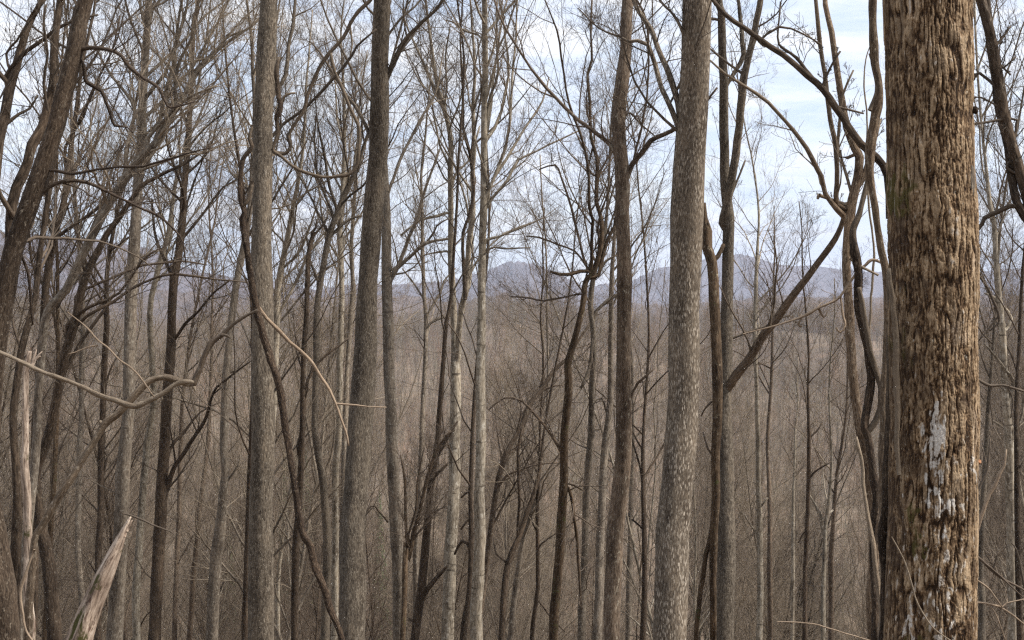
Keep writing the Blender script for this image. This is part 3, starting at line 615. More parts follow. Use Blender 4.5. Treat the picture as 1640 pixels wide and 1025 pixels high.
tree('247 1025 20,252 900 20,258 830 20,262 740 18,267 647 17,272 579 16,274 504 14,279 449 14,287 408 13,293 340 12,294 307 11,301 239 10,305 137 8,310 50 7,318 0 6', 26, 'dark',
     'dark knotty trunk with a pair of steep arms rising from below mid height',
     ['264 790 8,277 750 8,291 726 7,308 699 6,325 675 6,339 630 4,352 616 4,380 592 3,404 575 2', '270 720 5,290 696 5,320 660 3,350 645 2', '276 560 6,300 520 5,320 500 4,345 470 3,370 450 3', '281 440 5,262 400 5,252 360 4,250 320 3'], H=21, h0=420, n1=20, tw=(7, 6, 4), low=10)
tree('340 1025 20,342 948 20,346 893 19,351 852 18,356 801 15,361 753 13,359 709 13,361 630 13,364 579 12,369 531 12,373 490 11,381 435 11,390 398 11,400 340 9,405 250 8,408 180 6', 26, 'grey',
     'grey trunk bowed slightly just left of the vine crossed trunk', ['361 800 4,369 770 4,387 743 3,392 722 2', '366 600 5,392 590 3'], H=20, h0=430, n1=18, tw=(7, 6, 4), low=8)
tree('88 1025 24,78 900 22,66 850 19,55 767 17,66 730 16,82 688 16,99 596 15,109 552 15,123 504 14,131 460 13,147 419 12,160 395 11,171 374 10,191 347 9,225 300 7,246 287 6,273 273 5,300 260 4,350 225 3', 19, 'dark',
     'dark stem tilted steeply to the right, rising from behind the pale snag', ['118 520 7,143 498 6,164 487 5,200 470 4,236 419 4,262 400 2', '133 477 5,150 462 5,191 446 4,239 427 4,300 420 3,340 426 2', '150 507 5,191 483 5,239 453 4,280 441 4,301 441 4,352 448 3,400 453 2', '112 590 6,140 540 6,170 500 5,190 470 3', '147 419 7,158 380 6,176 330 5,190 280 4,214 230 3'], H=17, h0=430, n1=16, tw=(7, 6, 4), extend=False)
tree('60 700 14,61 647 13,68 545 13,73 511 13,82 490 13,106 463 14,126 419 14,147 378 14,171 335 13,191 300 13,218 259 12,253 225 11,270 191 10,294 154 8,322 106 7,363 68 5,400 44 4,412 34 3,440 10 2', 17, 'grey',
     'long grey stem sweeping diagonally up from the corner to beside the vine crossed trunk',
     ['253 228 6,280 200 6,300 176 5,330 160 4,360 148 3', '294 154 5,300 110 5,318 74 4,322 40 3,340 0 3', '218 259 6,226 210 5,240 180 4,240 140 3,260 100 3', '322 108 4,350 100 4,372 72 4,398 58 3'], H=18, h0=430, n1=18, tw=(8, 6, 4), extend=False, ltw=(8, 6, 4))
tree('52 1025 14,56 850 13,58 760 13,56 685 13,60 647 13,65 579 13,70 511 13,73 460 12,82 408 12,92 357 11,102 324 10,113 239 8,123 171 7,132 100 6,150 20 4', 20, 'dark',
     'upright dark stem between the pale snag and the tilted dark stems', ['92 357 6,88 310 5,96 260 4', '113 240 5,140 190 5,160 140 4,185 90 3,200 30 3', '75 440 4,66 400 4,64 357 4,62 320 3'], H=18, h0=450, n1=18, tw=(7, 6, 4))
tree('20 1025 22,24 900 18,29 820 15,28 777 13,22 709 12,22 650 12,34 562 12,46 520 11,58 470 10,62 420 9', 13, 'dark', 'low dark stem in the corner behind the stick that hangs level', ['34 562 5,22 520 4,16 480 3'], H=17, h0=520, n1=16, tw=(6, 6, 3))
tree('157 1025 11,157 897 11,160 846 11,162 777 11,162 709 11,165 647 10,167 579 10,171 517 9,170 460 8,176 400 7,188 340 5', 24, 'dark', 'thin black trunk left of the broken leaning log tip', ['167 600 3,180 574 3,192 545 2', '162 735 3,152 722 3,146 700 2'], H=17, h0=560, n1=18, tw=(7, 6, 3), low=10)
tree('134 1025 11,130 948 10,125 880 10,126 760 10,130 675 9,131 579 9,133 500 8', 28, 'grey', 'thin grey trunk midway between the pale snag and the broken leaning log', H=19, h0=560, n1=18, tw=(7, 6, 3), low=10)
tree('72 1016 9,78 914 9,82 829 9,87 760 8,90 692 8,93 600 7,92 520 6', 24, 'mossy', 'thin mossy stem beside the foot of the bent sapling', H=17, h0=600, n1=16, tw=(6, 6, 3), low=8)
tree('218 1016 13,218 948 13,225 846 12,235 709 11,246 647 10,240 504 9,246 460 9,259 408 9,270 374 8,280 300 6,295 240 5', 30, 'pale', 'pale grey trunk close to the right of the tall straight grey one', ['246 460 4,262 440 4,285 420 3'], H=21, h0=450, n1=20, tw=(7, 6, 4))
tree('303 1025 9,306 982 9,310 914 8,317 856 8,320 811 7,327 760 7,332 716 7,335 675 6,338 600 5', 34, 'brown', 'thin brown wavy trunk left of the bowed grey one', ['318 850 3,304 872 3,290 900 2'], H=19, h0=640, n1=18, tw=(7, 6, 3), low=6)
tree('279 1025 8,281 948 8,286 852 8,288 743 7,292 650 6', 34, 'brown', 'thin straight trunk at the right edge of the dark knotty one', H=19, h0=640, n1=16, tw=(7, 6, 3))
tree('392 1025 11,392 1000 10,395 897 9,398 800 8', 25, 'dark', 'short dark length of trunk showing at the left edge of the vine crossed trunk', H=17, h0=760, n1=12, tw=(6, 6, 3))
tree('472 1025 12,472 982 12,474 880 12,477 829 11,482 743 10,484 681 9,485 613 8,487 562 8,491 504 8,492 460 8,494 408 8,500 380 7,503 371 6', 25, 'dark', 'dark broken topped trunk between the two widest middle trunks', ['502 374 4,508 366 4,511 352 3', '503 380 4,520 362 3,530 340 2', '492 664 5,499 606 5,523 572 4,550 552 3,566 538 2', '482 710 4,492 680 4'], H=17, h0=600, n1=10, tw=(6, 6, 3), extend=False)
tree('520 1025 15,522 960 14,523 897 14,523 839 13,518 777 12,509 726 11,504 681 10,506 579 10,508 494 10,516 436 10,526 384 10,540 340 9,556 300 8,572 268 7,584 230 5', 27, 'greyb', 'greenish grey trunk curving up to the right behind the vine', ['526 384 6,541 368 5,560 352 4,580 345 3', '512 450 5,500 420 4,494 380 3', '516 436 4,540 425 3', '540 340 5,528 300 5,520 250 4,508 190 3'], H=20, h0=420, n1=14, tw=(8, 6, 4))
tree('535 1025 11,536 982 11,537 846 11,538 743 11,543 681 10,544 579 10,548 477 9,546 425 9,544 374 9,548 320 8,552 220 6,550 140 5,546 60 3', 30, 'pale', 'pale straight trunk just left of the leaning dark grey one', ['546 420 4,530 390 4,518 350 3,512 300 3', '548 330 4,562 290 4,570 240 3,582 180 2', '551 240 3,540 190 3,536 120 2'], H=20, h0=420, n1=16, tw=(8, 6, 4))
tree('549 1000 11,550 800 11,552 715 9,556 600 8,562 500 8,565 460 7,563 408 7,565 357 6,572 250 5', 31, 'grey', 'thin grey trunk almost hidden at the left edge of the leaning dark grey one', H=19, h0=440, n1=16, tw=(8, 6, 3))
tree('445 1025 7,445 931 7,451 880 6,455 829 6,465 784 5,476 740 4,488 690 3', 34, 'pale', 'thin pale sapling slanting right beside the vine crossed trunk', H=14, h0=900, n1=16, tw=(6, 5, 3))
tree('440 620 10,443 494 11,446 453 10,455 408 9,468 340 8,478 290 6,486 230 5,490 150 4', 28, 'pale', 'pale slanting trunk emerging at the right edge of the vine crossed trunk', ['446 500 5,468 460 5,496 401 4,520 370 3,545 345 2', '452 430 4,480 400 4,500 350 3,512 310 2', '468 340 4,490 310 3,505 270 2'], H=18, h0=420, n1=16, tw=(8, 6, 4), toground=True)
# centre
tree('717 1025 20,720 931 20,724 846 19,727 760 18,729 681 18,730 596 16,730 562 13,727 511 11,724 460 10,722 408 10,722 340 9,722 273 9,722 222 8,712 177 7,700 137 6,694 96 5,684 20 4,680 -20 3', 26, 'pale',
     'pale trunk that parts into two upright stems below the ridge line',
     ['730 585 10,735 531 10,741 487 10,744 453 10,749 408 9,754 350 9,757 324 8,758 239 7,757 171 6,759 102 5,756 34 4,752 -10 3', '712 177 5,700 150 5,691 130 4,671 85 4,655 51 3,645 20 2', '722 300 4,734 270 4,750 256 3,768 200 3', '722 340 5,700 345 5,671 352 4,640 376 3', '722 404 4,700 402 3,670 410 2', '712 177 4,716 140 3,714 90 3,722 40 2'], H=19, h0=300, n1=16, tw=(8, 6, 4), ltw=(8, 6, 4))
tree('745 480 6,745 470 6,742 425 6,742 374 5,750 350 5,757 320 5,758 297 5,753 246 5,742 205 5,741 137 4,738 90 3', 25, 'dark', 'thin black stem twined along the right fork of the pale parted trunk', ['741 140 2,745 100 2', '753 246 3,768 160 3,775 110 2'], H=17, h0=350, n1=10, tw=(6, 6, 3), toground=False, name='dark_stem')
tree('763 1025 20,766 931 19,768 863 18,768 794 17,770 709 16,770 630 15,771 545 14,771 460 13,773 374 12,774 341 12,775 273 11,776 171 10,777 102 9,776 0 9', 22, 'pale',
     'straight pale birch like trunk with dark rings in the middle of the view',
     ['782 299 5,811 253 5,839 205 4,869 160 3,880 120 2', '784 323 5,811 287 5,832 253 4,860 240 3,895 222 3,930 206 2', '783 160 5,798 113 4,794 51 3,800 10 2', '770 137 4,758 177 3', '772 64 3,757 55 4,740 48 4,728 38 3,714 34 2', '778 384 5,800 378 4,830 366 3,870 348 2', '777 400 4,810 398 3,850 396 2', '783 300 4,760 220 3'], H=21, h0=330, n1=18, tw=(8, 6, 4), ltw=(8, 6, 4))
tree('665 1025 14,674 948 14,681 880 13,686 811 12,694 760 11,701 702 9,706 630 8,710 575 7,715 517 7,722 480 5', 22, 'dark', 'dark trunk leaning right beneath the pale parted one', ['691 743 7,712 709 6,720 696 5,734 672 3', '693 765 5,718 740 4', '690 820 3,716 808 2', '668 1000 3,655 990 3', '680 950 8,695 930 7,708 915 6,716 905 3'], H=15, h0=560, n1=10, tw=(6, 6, 3))
tree('645 1010 9,648 941 9,650 870 8,654 897 8,664 850 7,671 822 6,677 794 6,690 745 5,705 712 4,722 690 3', 21, 'mossy', 'crooked dark sapling tucked against the grey trunk behind the leaning dark grey one', ['650 856 5,648 822 5,647 777 4,640 730 3', '664 850 3,676 840 2', '650 870 4,664 820 4,668 770 3,678 720 2'], H=13, h0=900, n1=14, tw=(7, 6, 3), extend=False)
tree('664 1025 9,666 900 9,667 846 9,671 811 9,674 743 9,676 675 8,681 579 7,683 511 7,679 477 6,677 408 6,676 350 5', 30, 'grey', 'thin grey trunk midway between the leaning dark grey and the pale parted trunks', ['683 511 4,705 470 4,712 450 3,730 430 2', '679 480 3,660 450 3,645 430 2', '683 530 4,700 512 4,720 506 3,745 500 2'], H=18, h0=450, n1=16, tw=(8, 6, 4), low=10)
tree('742 1025 11,744 999 11,750 960 10,753 931 9,754 863 8,754 794 7,756 700 6', 24, 'dark', 'dark stem standing between the pale parted trunk and the ringed pale one', ['753 880 5,740 868 5,728 890 4', '753 830 4,738 850 3', '754 790 4,738 800 3', '754 700 5,739 593 0.5'][:3], H=16, h0=800, n1=12, tw=(6, 6, 3))
tree('886 1025 15,890 965 16,893 914 15,897 863 15,901 811 14,903 760 14,904 709 13,906 681 13,910 630 13,909 586 12,914 565 11,924 531 10,933 490 9,936 460 9,941 446 9,948 439 9,958 415 8,963 384 8,963 350 7,955 324 7,956 283 6,956 253 6,946 218 5,945 164 5,941 119 4,948 96 4,946 51 3,948 0 3', 18, 'mossy',
     'crooked dark mossy tree in the middle with a level limb at the ridge line',
     ['943 438 6,927 437 6,910 442 6,893 441 5,880 436 4', '943 439 6,944 391 5,946 357 5,941 334 5,938 273 4,927 222 4,914 191 4,904 154 3,897 102 3,890 61 3,869 10 2', '955 442 6,968 391 6,979 367 5,986 335 4,990 300 3', '936 428 4,921 374 4,914 341 4,897 290 3,887 270 3,862 278 2', '933 425 3,918 405 3,893 395 3,863 384 3,842 382 2', '936 471 3,900 477 3,869 483 3,849 478 3,818 476 2', '897 720 5,878 688 4,856 661 4,835 640 3,808 635 3,784 654 2', '905 774 5,914 791 5,921 846 5,926 914 4,930 970 4', '907 771 4,934 782 3', '940 273 3,950 230 3,948 190 2', '956 283 4,975 250 3,985 215 2'], H=14, h0=470, n1=8, tw=(9, 7, 4), ltw=(9, 7, 4), extend=False)
tree('931 1025 13,934 931 12,937 863 11,939 794 11,943 743 11,947 692 11,947 630 9,951 579 9,950 531 9,946 490 9,950 449 8,955 425 7,966 384 7,972 340 5,975 290 4', 22, 'greyb', 'slim lichen spotted trunk just right of the crooked mossy one', ['950 500 5,972 480 5,990 470 4,1010 440 3', '948 540 6,940 590 5,928 620 4', '943 690 3,960 686 3', '955 440 5,968 420 4,985 410 3'], H=17, h0=500, n1=14, tw=(8, 6, 4), low=8)
tree('956 1025 15,960 914 14,963 846 13,965 777 12,970 709 12,977 640 10,978 579 9,979 511 8,980 442 7,984 380 6', 28, 'grey', 'faint grey trunk close to the left edge of the slender forked brown one', ['970 715 3,980 692 3', '966 640 3,950 650 2'], H=19, h0=500, n1=14, tw=(8, 6, 4))
tree('780 905 9,786 846 9,794 788 9,808 733 9,822 705 8,835 683 8,849 647 8,866 627 7,887 593 7,907 575 5,930 540 4,950 510 3', 27, 'brown', 'slanting brown tree rising rightward behind the crooked mossy one', ['808 733 4,830 715 4,838 690 3,848 660 2', '866 627 4,890 618 3,903 618 2', '794 788 4,812 760 4,830 752 3,865 742 3,900 740 2'], H=15, h0=900, n1=8, tw=(6, 5, 3), extend=False)
tree('803 1025 11,806 965 11,813 907 10,832 859 9,844 820 8,852 800 7,863 760 6,870 700 4', 26, 'dark', 'dark sinuous stem low in the thicket left of the crooked mossy tree', ['828 868 4,832 811 5,830 760 5,830 719 4,838 685 3', '813 905 4,795 890 3,790 860 2'], H=14, h0=900, n1=8, tw=(6, 5, 3))
tree('816 1025 9,818 1016 9,827 928 9,839 859 8,852 811 7,860 777 6,868 720 4', 28, 'grey', 'grey stem slanting beside the dark sinuous one low in the thicket', ['828 925 3,850 905 3,868 885 2'], H=15, h0=900, n1=9, tw=(6, 5, 3))
tree('852 1025 7,854 999 7,861 940 7,861 860 6,861 811 6,864 740 4', 28, 'dark', 'short straight dark stem just left of the foot of the crooked mossy tree', ['861 960 3,880 985 3,905 1010 2'], H=14, h0=900, n1=14, tw=(7, 6, 3))
tree('1029 1025 10,1030 1016 10,1033 914 9,1031 829 8,1030 753 7,1030 700 5', 30, 'dark', 'thin dark knotty trunk between the forked brown and the dash barked trunks', ['1028 760 3,1023 733 3,1011 699 3', '1031 850 3,1012 832 3'], H=18, h0=780, n1=14, tw=(7, 6, 3), low=6)
tree('1006 1025 10,1008 950 10,1010 822 8,1012 760 7,1014 700 5', 34, 'grey', 'dim grey trunk touching the right edge of the forked brown one', H=18, h0=720, n1=14, tw=(7, 6, 3))
# right of centre: the twin trunk
tree('1160 1025 33,1160 948 31,1162 880 29,1162 811 28,1162 743 26,1160 681 24,1163 613 21,1164 545 21,1164 477 19,1166 391 18,1167 350 18,1163 314 16,1160 273 15,1160 205 15,1160 130 14,1157 85 13,1155 17 12,1150 -10 11', 16, 'greyb',
     'lichen grey trunk of a pair, forked high up, a long diagonal limb from its side',
     ['1168 352 15,1177 317 15,1186 273 14,1194 205 14,1198 154 13,1205 102 12,1215 55 11,1227 0 10,1235 -60 8', '1167 133 7,1184 106 7,1198 82 8,1197 60 8,1194 34 7,1190 0 6,1186 -40 5', 
      ('limbbark', '1172 634 14,1180 620 15,1191 603 15,1212 572 14,1232 538 14,1253 511 13,1273 483 13,1300 446 12,1318 419 11,1332 401 11,1349 379 10,1362 350 8,1370 320 6'), '1157 28 5,1140 25 5,1128 12 4', '1176 345 4,1186 295 4,1205 250 3', '1244 520 4,1262 508 3,1284 507 2'], H=20, h0=-150, n1=12, tw=(6, 6, 3), ltw=(7, 5, 3))
tree('1142 1030 10,1142 1016 10,1142 960 11,1142 897 12,1143 846 13,1147 794 14,1147 726 14,1149 670 15,1148 596 17,1147 545 17,1143 477 17,1140 422 17,1133 398 17,1134 371 16,1130 350 9,1128 325 6', 15.5, 'mossy',
     'dark rotten stub topped stem pressed against the lichen grey trunk', ['1143 420 8,1150 408 7,1158 390 6', '1139 829 8,1131 875 8,1126 897 8,1116 965 8,1109 1025 8', '1142 640 3,1128 650 3,1120 665 2', '1142 740 3,1130 716 3,1122 690 2', '1136 372 8,1137 362 7,1136 355 4'], H=12, crown=False, extend=False, ltw=None)
tree('1217 1025 11,1217 1016 11,1217 880 10,1216 811 9,1214 743 8,1213 675 7,1211 600 6,1209 540 7,1210 477 6,1212 425 6,1214 380 4', 34, 'pale', 'slim pale sapling trunk standing alone right of the paired trunks', ['1216 830 3,1234 800 3', '1216 860 3,1204 842 3,1196 826 2', '1210 540 3,1195 500 2'], H=20, h0=560, n1=14, tw=(7, 6, 3), low=8)
tree('1234 1025 9,1233 900 8,1232 800 7,1230 700 6,1236 600 5', 40, 'brown', 'dim brown trunk close beside the slim pale sapling', H=20, h0=650, n1=14, tw=(7, 6, 3))
tree('1269 1025 6,1270 914 6,1270 825 5,1272 760 4', 38, 'pale', 'thinnest pale sapling, topped by a small fork below mid height', H=15, h0=800, n1=12, tw=(7, 6, 3))
tree('1289 1000 8,1290 914 7,1293 829 7,1295 760 7,1296 700 6,1295 675 5,1294 620 4', 32, 'dark', 'knobbly dark stem midway between the pale sapling and the vine clad stems', ['1295 765 3,1310 750 3,1330 738 2', '1294 700 3,1304 690 3,1312 676 2', '1292 850 3,1280 870 2'], H=16, h0=680, n1=12, tw=(7, 6, 3))
tree('1318 1025 8,1318 982 8,1320 897 7,1323 839 6,1328 794 5,1332 740 4', 33, 'pale', 'pale forked sapling nearest to the left of the vine clad stems', ['1323 838 4,1310 810 4,1298 791 3', '1323 838 4,1340 820 3'], H=15, h0=820, n1=12, tw=(7, 6, 3))
tree('1331 1025 9,1332 960 9,1331 900 9,1334 840 7,1340 760 5', 38, 'brown', 'dim brown trunk behind the pale forked sapling', H=17, h0=800, n1=14, tw=(7, 6, 3))
# stems beside the great trunk
tree('1398 1025 18,1397 948 17,1400 880 17,1397 829 17,1393 777 16,1387 736 16,1378 692 16,1373 664 16,1366 613 15,1363 562 15,1361 511 15,1359 477 14,1356 425 14,1359 374 15,1363 340 16,1366 320 16,1373 285 14,1376 253 14,1369 239 13,1356 205 12,1349 164 11,1339 102 10,1332 51 9,1322 7 8,1318 -40 7', 9.5, 'vinetan',
     'brown crooked sapling that carries crossing dark limbs beside the biggest trunk',
     ['1364 338 12,1342 328 9,1340 273 8,1337 222 8,1328 171 8,1320 102 7,1311 51 7,1306 0 6,1300 -50 5', '1357 350 11,1342 336 10,1322 311 8,1315 283 8,1301 253 8,1281 222 7,1259 195 6,1232 164 6,1191 137 5,1160 116 4,1137 96 3', 
      '1374 300 11,1384 285 10,1392 262 9,1400 230 8,1410 190 5', '1347 250 5,1347 191 5,1352 150 4,1370 110 3', '1363 300 5,1350 260 5,1347 240 4', '1322 315 5,1314 312 7,1311 318 4'], H=13, h0=-200, n1=8, tw=(6, 5, 0), ltw=(6, 5, 3), wob=0.12)
tree('1424 350 10,1421 283 11,1404 253 12,1380 229 12,1359 201 11,1339 171 12,1318 143 11,1293 120 10,1253 89 9,1218 65 9,1191 44 8,1164 24 7,1142 0 6,1120 -30 5', 8.6, 'dark',
     'dark arching limb that falls from the top of the view toward the biggest trunk', ['1300 118 6,1284 98 6,1268 84 5,1250 70 4,1249 40 3,1252 0 3', '1339 171 5,1360 174 4,1385 180 3', '1218 65 4,1250 40 4,1290 52 3,1320 70 3', '1318 143 4,1330 110 4,1348 80 3'], name='arching_limb', cat='branch', H=10, toground=False, extend=False, crown=False, ltw=(7, 5, 3), wob=0.1, limb_drift=0.1)
tube_thing('climbing_vine', '1417 1030 12,1417 880 11,1414 811 12,1414 709 12,1416 630 12,1419 560 12,1420 500 13,1421 442 12,1412 401 12,1405 360 11,1402 340 12,1398 310 13,1395 273 14,1396 222 15,1402 171 15,1406 137 12,1402 100 13,1399 51 13,1397 0 12,1396 -120 11', 6.6, 'vinetan', 'smooth brown vine climbing straight up close beside the biggest trunk', 'vine', jm=0.28, rough=0.07, extra=['1404 172 10,1412 150 9,1416 130 9,1412 100 9,1405 78 7'], sides=16)
tube_thing('climbing_vine', '1404 1030 14,1400 960 12,1398 900 12,1402 820 13,1398 760 12,1392 700 12,1388 681 13,1393 630 13,1390 579 12,1385 545 12,1376 494 13,1374 449 13,1368 408 13,1366 370 10,1378 340 9,1388 300 8,1396 262 7', 7.4, 'vine', 'black twisted vine woven between the brown sapling and the straight vine', 'vine', rough=0.1, extra=['1392 700 9,1410 670 9,1417 630 9,1407 586 9,1397 545 9,1388 494 8,1381 460 8', '1370 412 5,1388 426 5,1400 432 4,1416 440 4'], sides=12)
tube_thing('climbing_vine', '1416 1030 18,1418 960 17,1416 880 15,1420 800 14,1422 720 14,1426 660 13,1425 600 13,1424 560 12,1426 500 10,1424 460 8,1425 430 6', 6.15, 'vine', 'dark vine flattened along the shaded edge of the biggest trunk', 'vine', rough=0.1, sides=12, wob=0.02)
tube_thing('climbing_vine', '1440 760 6,1437 700 8,1436 613 9,1434 545 10,1431 477 9,1426 450 7,1424 430 5', 5.86, 'vinetan', 'short brown vine lying on the face of the biggest trunk', 'vine', rough=0.08, sides=12, wob=0.01)
tube_thing('climbing_vine', '1410 1030 8,1410 965 8,1402 897 8,1392 839 7,1386 800 6,1382 770 6,1380 735 6,1375 716 7,1372 700 3', 6.9, 'vinetan', 'thin rising vine with a bent hook beside the foot of the brown sapling', 'vine', rough=0.1, sides=10)
tube_thing('hanging_vine', '1190 535 1.5,1250 519 3,1284 507 4,1300 500 5,1311 494 4,1339 480 4,1350 468 4,1363 449 4,1372 435 5,1380 429 5,1392 420 5,1400 417 5,1410 420 4,1422 428 3', 7.6, 'stick', 'thin pale vine looping sideways onto the stems beside the biggest trunk', 'vine', rough=0.1, sides=8, extra=['1311 494 4,1318 508 3,1324 500 2', '1345 474 3,1348 500 4,1352 520 4,1344 532 4,1337 524 3', '1284 507 3,1278 520 4,1284 522 4'], tw=(5, 0, 0))
tube_thing('hanging_vine', '1392 560 4,1394 494 4,1399 430 4,1399 391 3.5,1393 340 3.5,1387 270 3,1389 200 3,1384 130 2.5,1388 90 2,1396 66 1.5', 7.9, 'vinetan', 'thread thin stem hanging beside the smooth straight vine', 'vine', sides=6)
# upper right corner tree, its foot outside the frame
tree('1700 1200 34,1690 1025 33,1684 800 31,1676 600 27,1664 420 23,1648 325 19,1640 297 18,1629 260 18,1612 205 18,1602 147 18,1592 96 17,1585 51 16,1571 0 16,1556 -60 14', 9, 'dark', 'black double stem slanting through the upper corner past the biggest trunk',
     ['1648 322 15,1640 268 15,1629 212 15,1617 150 15,1612 102 14,1605 51 14,1598 0 13,1592 -60 12', '1630 262 4,1640 250 3', '1650 184 5,1625 183 4,1602 187 4,1580 190 4,1557 190 3', '1588 106 5,1578 116 5,1571 130 4,1570 150 4,1560 170 3', '1592 147 3,1575 146 2,1560 142 2', '1648 326 8,1628 330 8,1615 335 8,1595 345 8,1592 354 7,1574 371 7,1558 389 6', '1605 80 4,1625 50 4,1640 30 3', '1612 110 3,1630 96 3,1648 80 3', '1612 85 4,1640 110 3'], H=14, h0=-300, n1=6, tw=(6, 5, 0), ltw=(8, 6, 4), wob=0.12)
tree('1622 1030 17,1622 1016 17,1620 880 16,1619 811 15,1617 743 15,1615 685 14,1614 681 13,1609 613 11,1607 562 11,1603 504 11,1598 453 10,1595 408 9,1592 360 8,1585 324 7,1578 256 5,1572 200 4', 22, 'pale', 'pale trunk right of the biggest one, rising behind the corner stems', ['1603 510 5,1588 490 5,1575 476 4,1560 470 3', '1609 610 6,1596 590 5,1580 570 4,1562 550 3', '1615 690 5,1626 660 4,1630 600 3,1632 540 2', '1614 700 5,1600 684 4,1580 672 3', '1592 360 3,1600 330 3,1618 310 2'], H=19, h0=400, n1=16, tw=(8, 6, 4))
tree('1634 1030 11,1632 950 10,1629 829 10,1629 743 9,1628 660 8,1632 560 6', 21, 'dark', 'dark trunk touching the pale one at the edge of the view', ['1629 760 3,1640 740 3'], H=17, h0=600, n1=14, tw=(7, 6, 3))
tree('1572 1030 12,1573 960 11,1571 900 10,1574 820 9,1578 740 8,1584 640 6,1590 560 5', 26, 'greyb', 'dim trunk at the right edge of the biggest one near the fungus', H=18, h0=620, n1=16, tw=(8, 6, 3))
tree('1558 900 4,1566 850 6,1578 805 6,1592 780 6,1603 755 5,1609 745 4,1612 720 2', 8, 'stick', 'pinkish bare stick slanting up beside the biggest trunk', name='leaning_stick', cat='stick', toground=True, extend=False, crown=False, limbs=[])
tube_thing('bramble_stem', '1540 860 3,1561 887 4,1575 900 4,1591 917 4,1612 930 4,1640 945 3,1700 985 3', 7.2, 'mossy', 'greenish stem arching down to the lower corner from the biggest trunk', 'stem', extra=['1591 917 3,1597 897 3,1600 885 2', '1575 900 3,1600 920 3,1640 958 2'], sides=8, seed=4)
tube_thing('bramble_stem', '1550 963 3,1561 965 3,1580 966 3,1605 972 3,1612 966 2,1640 960 2,1690 950 2', 7.0, 'stick', 'level pale stem low in the corner beside the biggest trunk', 'stem', extra=['1600 971 3,1622 985 3,1645 1003 2', '1566 930 3,1585 945 3,1605 972 2', '1580 966 2,1596 985 2,1610 1025 2'], sides=8, seed=5, tw=(4, 3, 0))
tube_thing('bramble_stem', '1655 1030 4,1644 960 4,1636 914 4,1628 880 3,1620 870 2', 7.4, 'dark', 'short dark upright twig at the lower edge of the corner', 'stem', sides=8, seed=6)
tube_thing('hanging_branch', '1555 425 3,1561 432 4,1578 456 4,1592 483 5,1600 507 4,1598 520 3,1585 530 2', 8, 'dark', 'dark hooked twig beside the biggest trunk at the ridge line', 'branch', sides=8, extra=['1600 507 3,1590 520 3,1570 545 2'], tw=(5, 3, 0))
tube_thing('hanging_branch', '1550 596 3,1561 603 4,1575 613 5,1588 618 5,1600 617 4,1612 618 4,1640 627 4,1700 640 4', 8, 'dark', 'dark level branch crossing behind the biggest trunk to the edge of the view', 'branch', sides=8, extra=['1588 618 3,1586 640 3,1590 680 2', '1612 618 3,1622 640 3,1618 670 2'], tw=(6, 4, 0))
tube_thing('hanging_branch', '1562 800 4,1570 778 4,1581 754 4,1583 730 4,1586 702 2', 7.6, 'dark', 'short dark upright branch beside the orange fungus', 'branch', sides=8, extra=['1581 740 3,1574 716 2'])
tube_thing('fine_vine', '1428 860 2,1448 897 2,1460 935 2.5,1469 965 2.5,1490 1000 2.5,1510 1018 2,1530 1030 2', 5.76, 'vine', 'thread thin vine trailing over the face of the biggest trunk near its foot', 'vine', sides=6, wob=0.01)
tube_thing('arching_twig', '1245 996 1.2,1264 996 2,1301 999 2,1330 1007 2,1360 1016 2,1383 1023 2,1420 1034 2', 8.2, 'stick', 'long reddish twig arching low across to the vine clad stems', 'twig', sides=6)
# left corner: snag, log, bent sapling, dangling stick
tube_thing('broken_snag', '50 1160 17,48 1025 15,45 948 14,43 880 13,44 811 13,43 743 12,40 688 11,40 647 10,41 599 10,46 572 9,48 562 7', 7.0, 'snagwood', 'thin pale snag snapped off with a splintered top at the left edge', 'snag', rough=0.06, part='trunk', sides=16, wob=0.05,
           extra=['46 590 6,50 572 4,54 560 1.2', '46 586 6,53 574 4,63 563 1.2', '44 590 5,43 570 4,45 556 1', '46 582 4,58 572 3,61 572 1'])
tube_thing('leaning_log', '70 1150 48,95 1100 43,126 1025 39,149 970 33,169 920 26,189 875 18,199 850 11,206 834 5,210 827 2', 5.5, 'rotten', 'pale rotten leaning log tapering to a broken point with moss on its lower end', 'log', rough=0.12, part='trunk', sides=26, wob=0.0, drift=0.0, jm=0.12, extra=[('snagwood', '198 858 8,203 845 5,205 832 2'), ('snagwood', '203 850 6,208 840 4,212 833 1.5')])
tube_thing('bare_twig', '196 822 2,212 827 3,232 834 3,255 845 3,273 851 2,278 856 1', 5.3, 'dark', 'dark twig poking out from the broken point of the leaning log', 'twig', sides=8, wob=0.02)
tube_thing('bent_sapling', '44 1160 14,46 1025 13,50 920 12,56 866 12,62 850 12,72 835 12,99 788 12,128 740 11,150 709 11,167 682 12,188 665 11,205 648 11,225 623 11,242 608 11,263 603 11,283 608 10,298 614 10,307 616 8', 6.6, 'saplingbark', 'bent brown sapling arching over to a knuckle and up to the vine crossed trunk', 'sapling', rough=0.10, part='trunk', sides=14, wob=0.08, jm=0.3, extra=[('limbbark', '303 614 9,306 615 10,311 605 9,318 589 9,325 568 9,332 552 9,340 543 8,352 536 7,369 521 6,390 507 5,410 497 4'), '302 614 6,308 622 5,310 628 2', ('limbbark', '352 536 5,362 538 4,366 542 2'), '165 684 8,160 678 8,157 675 5'])
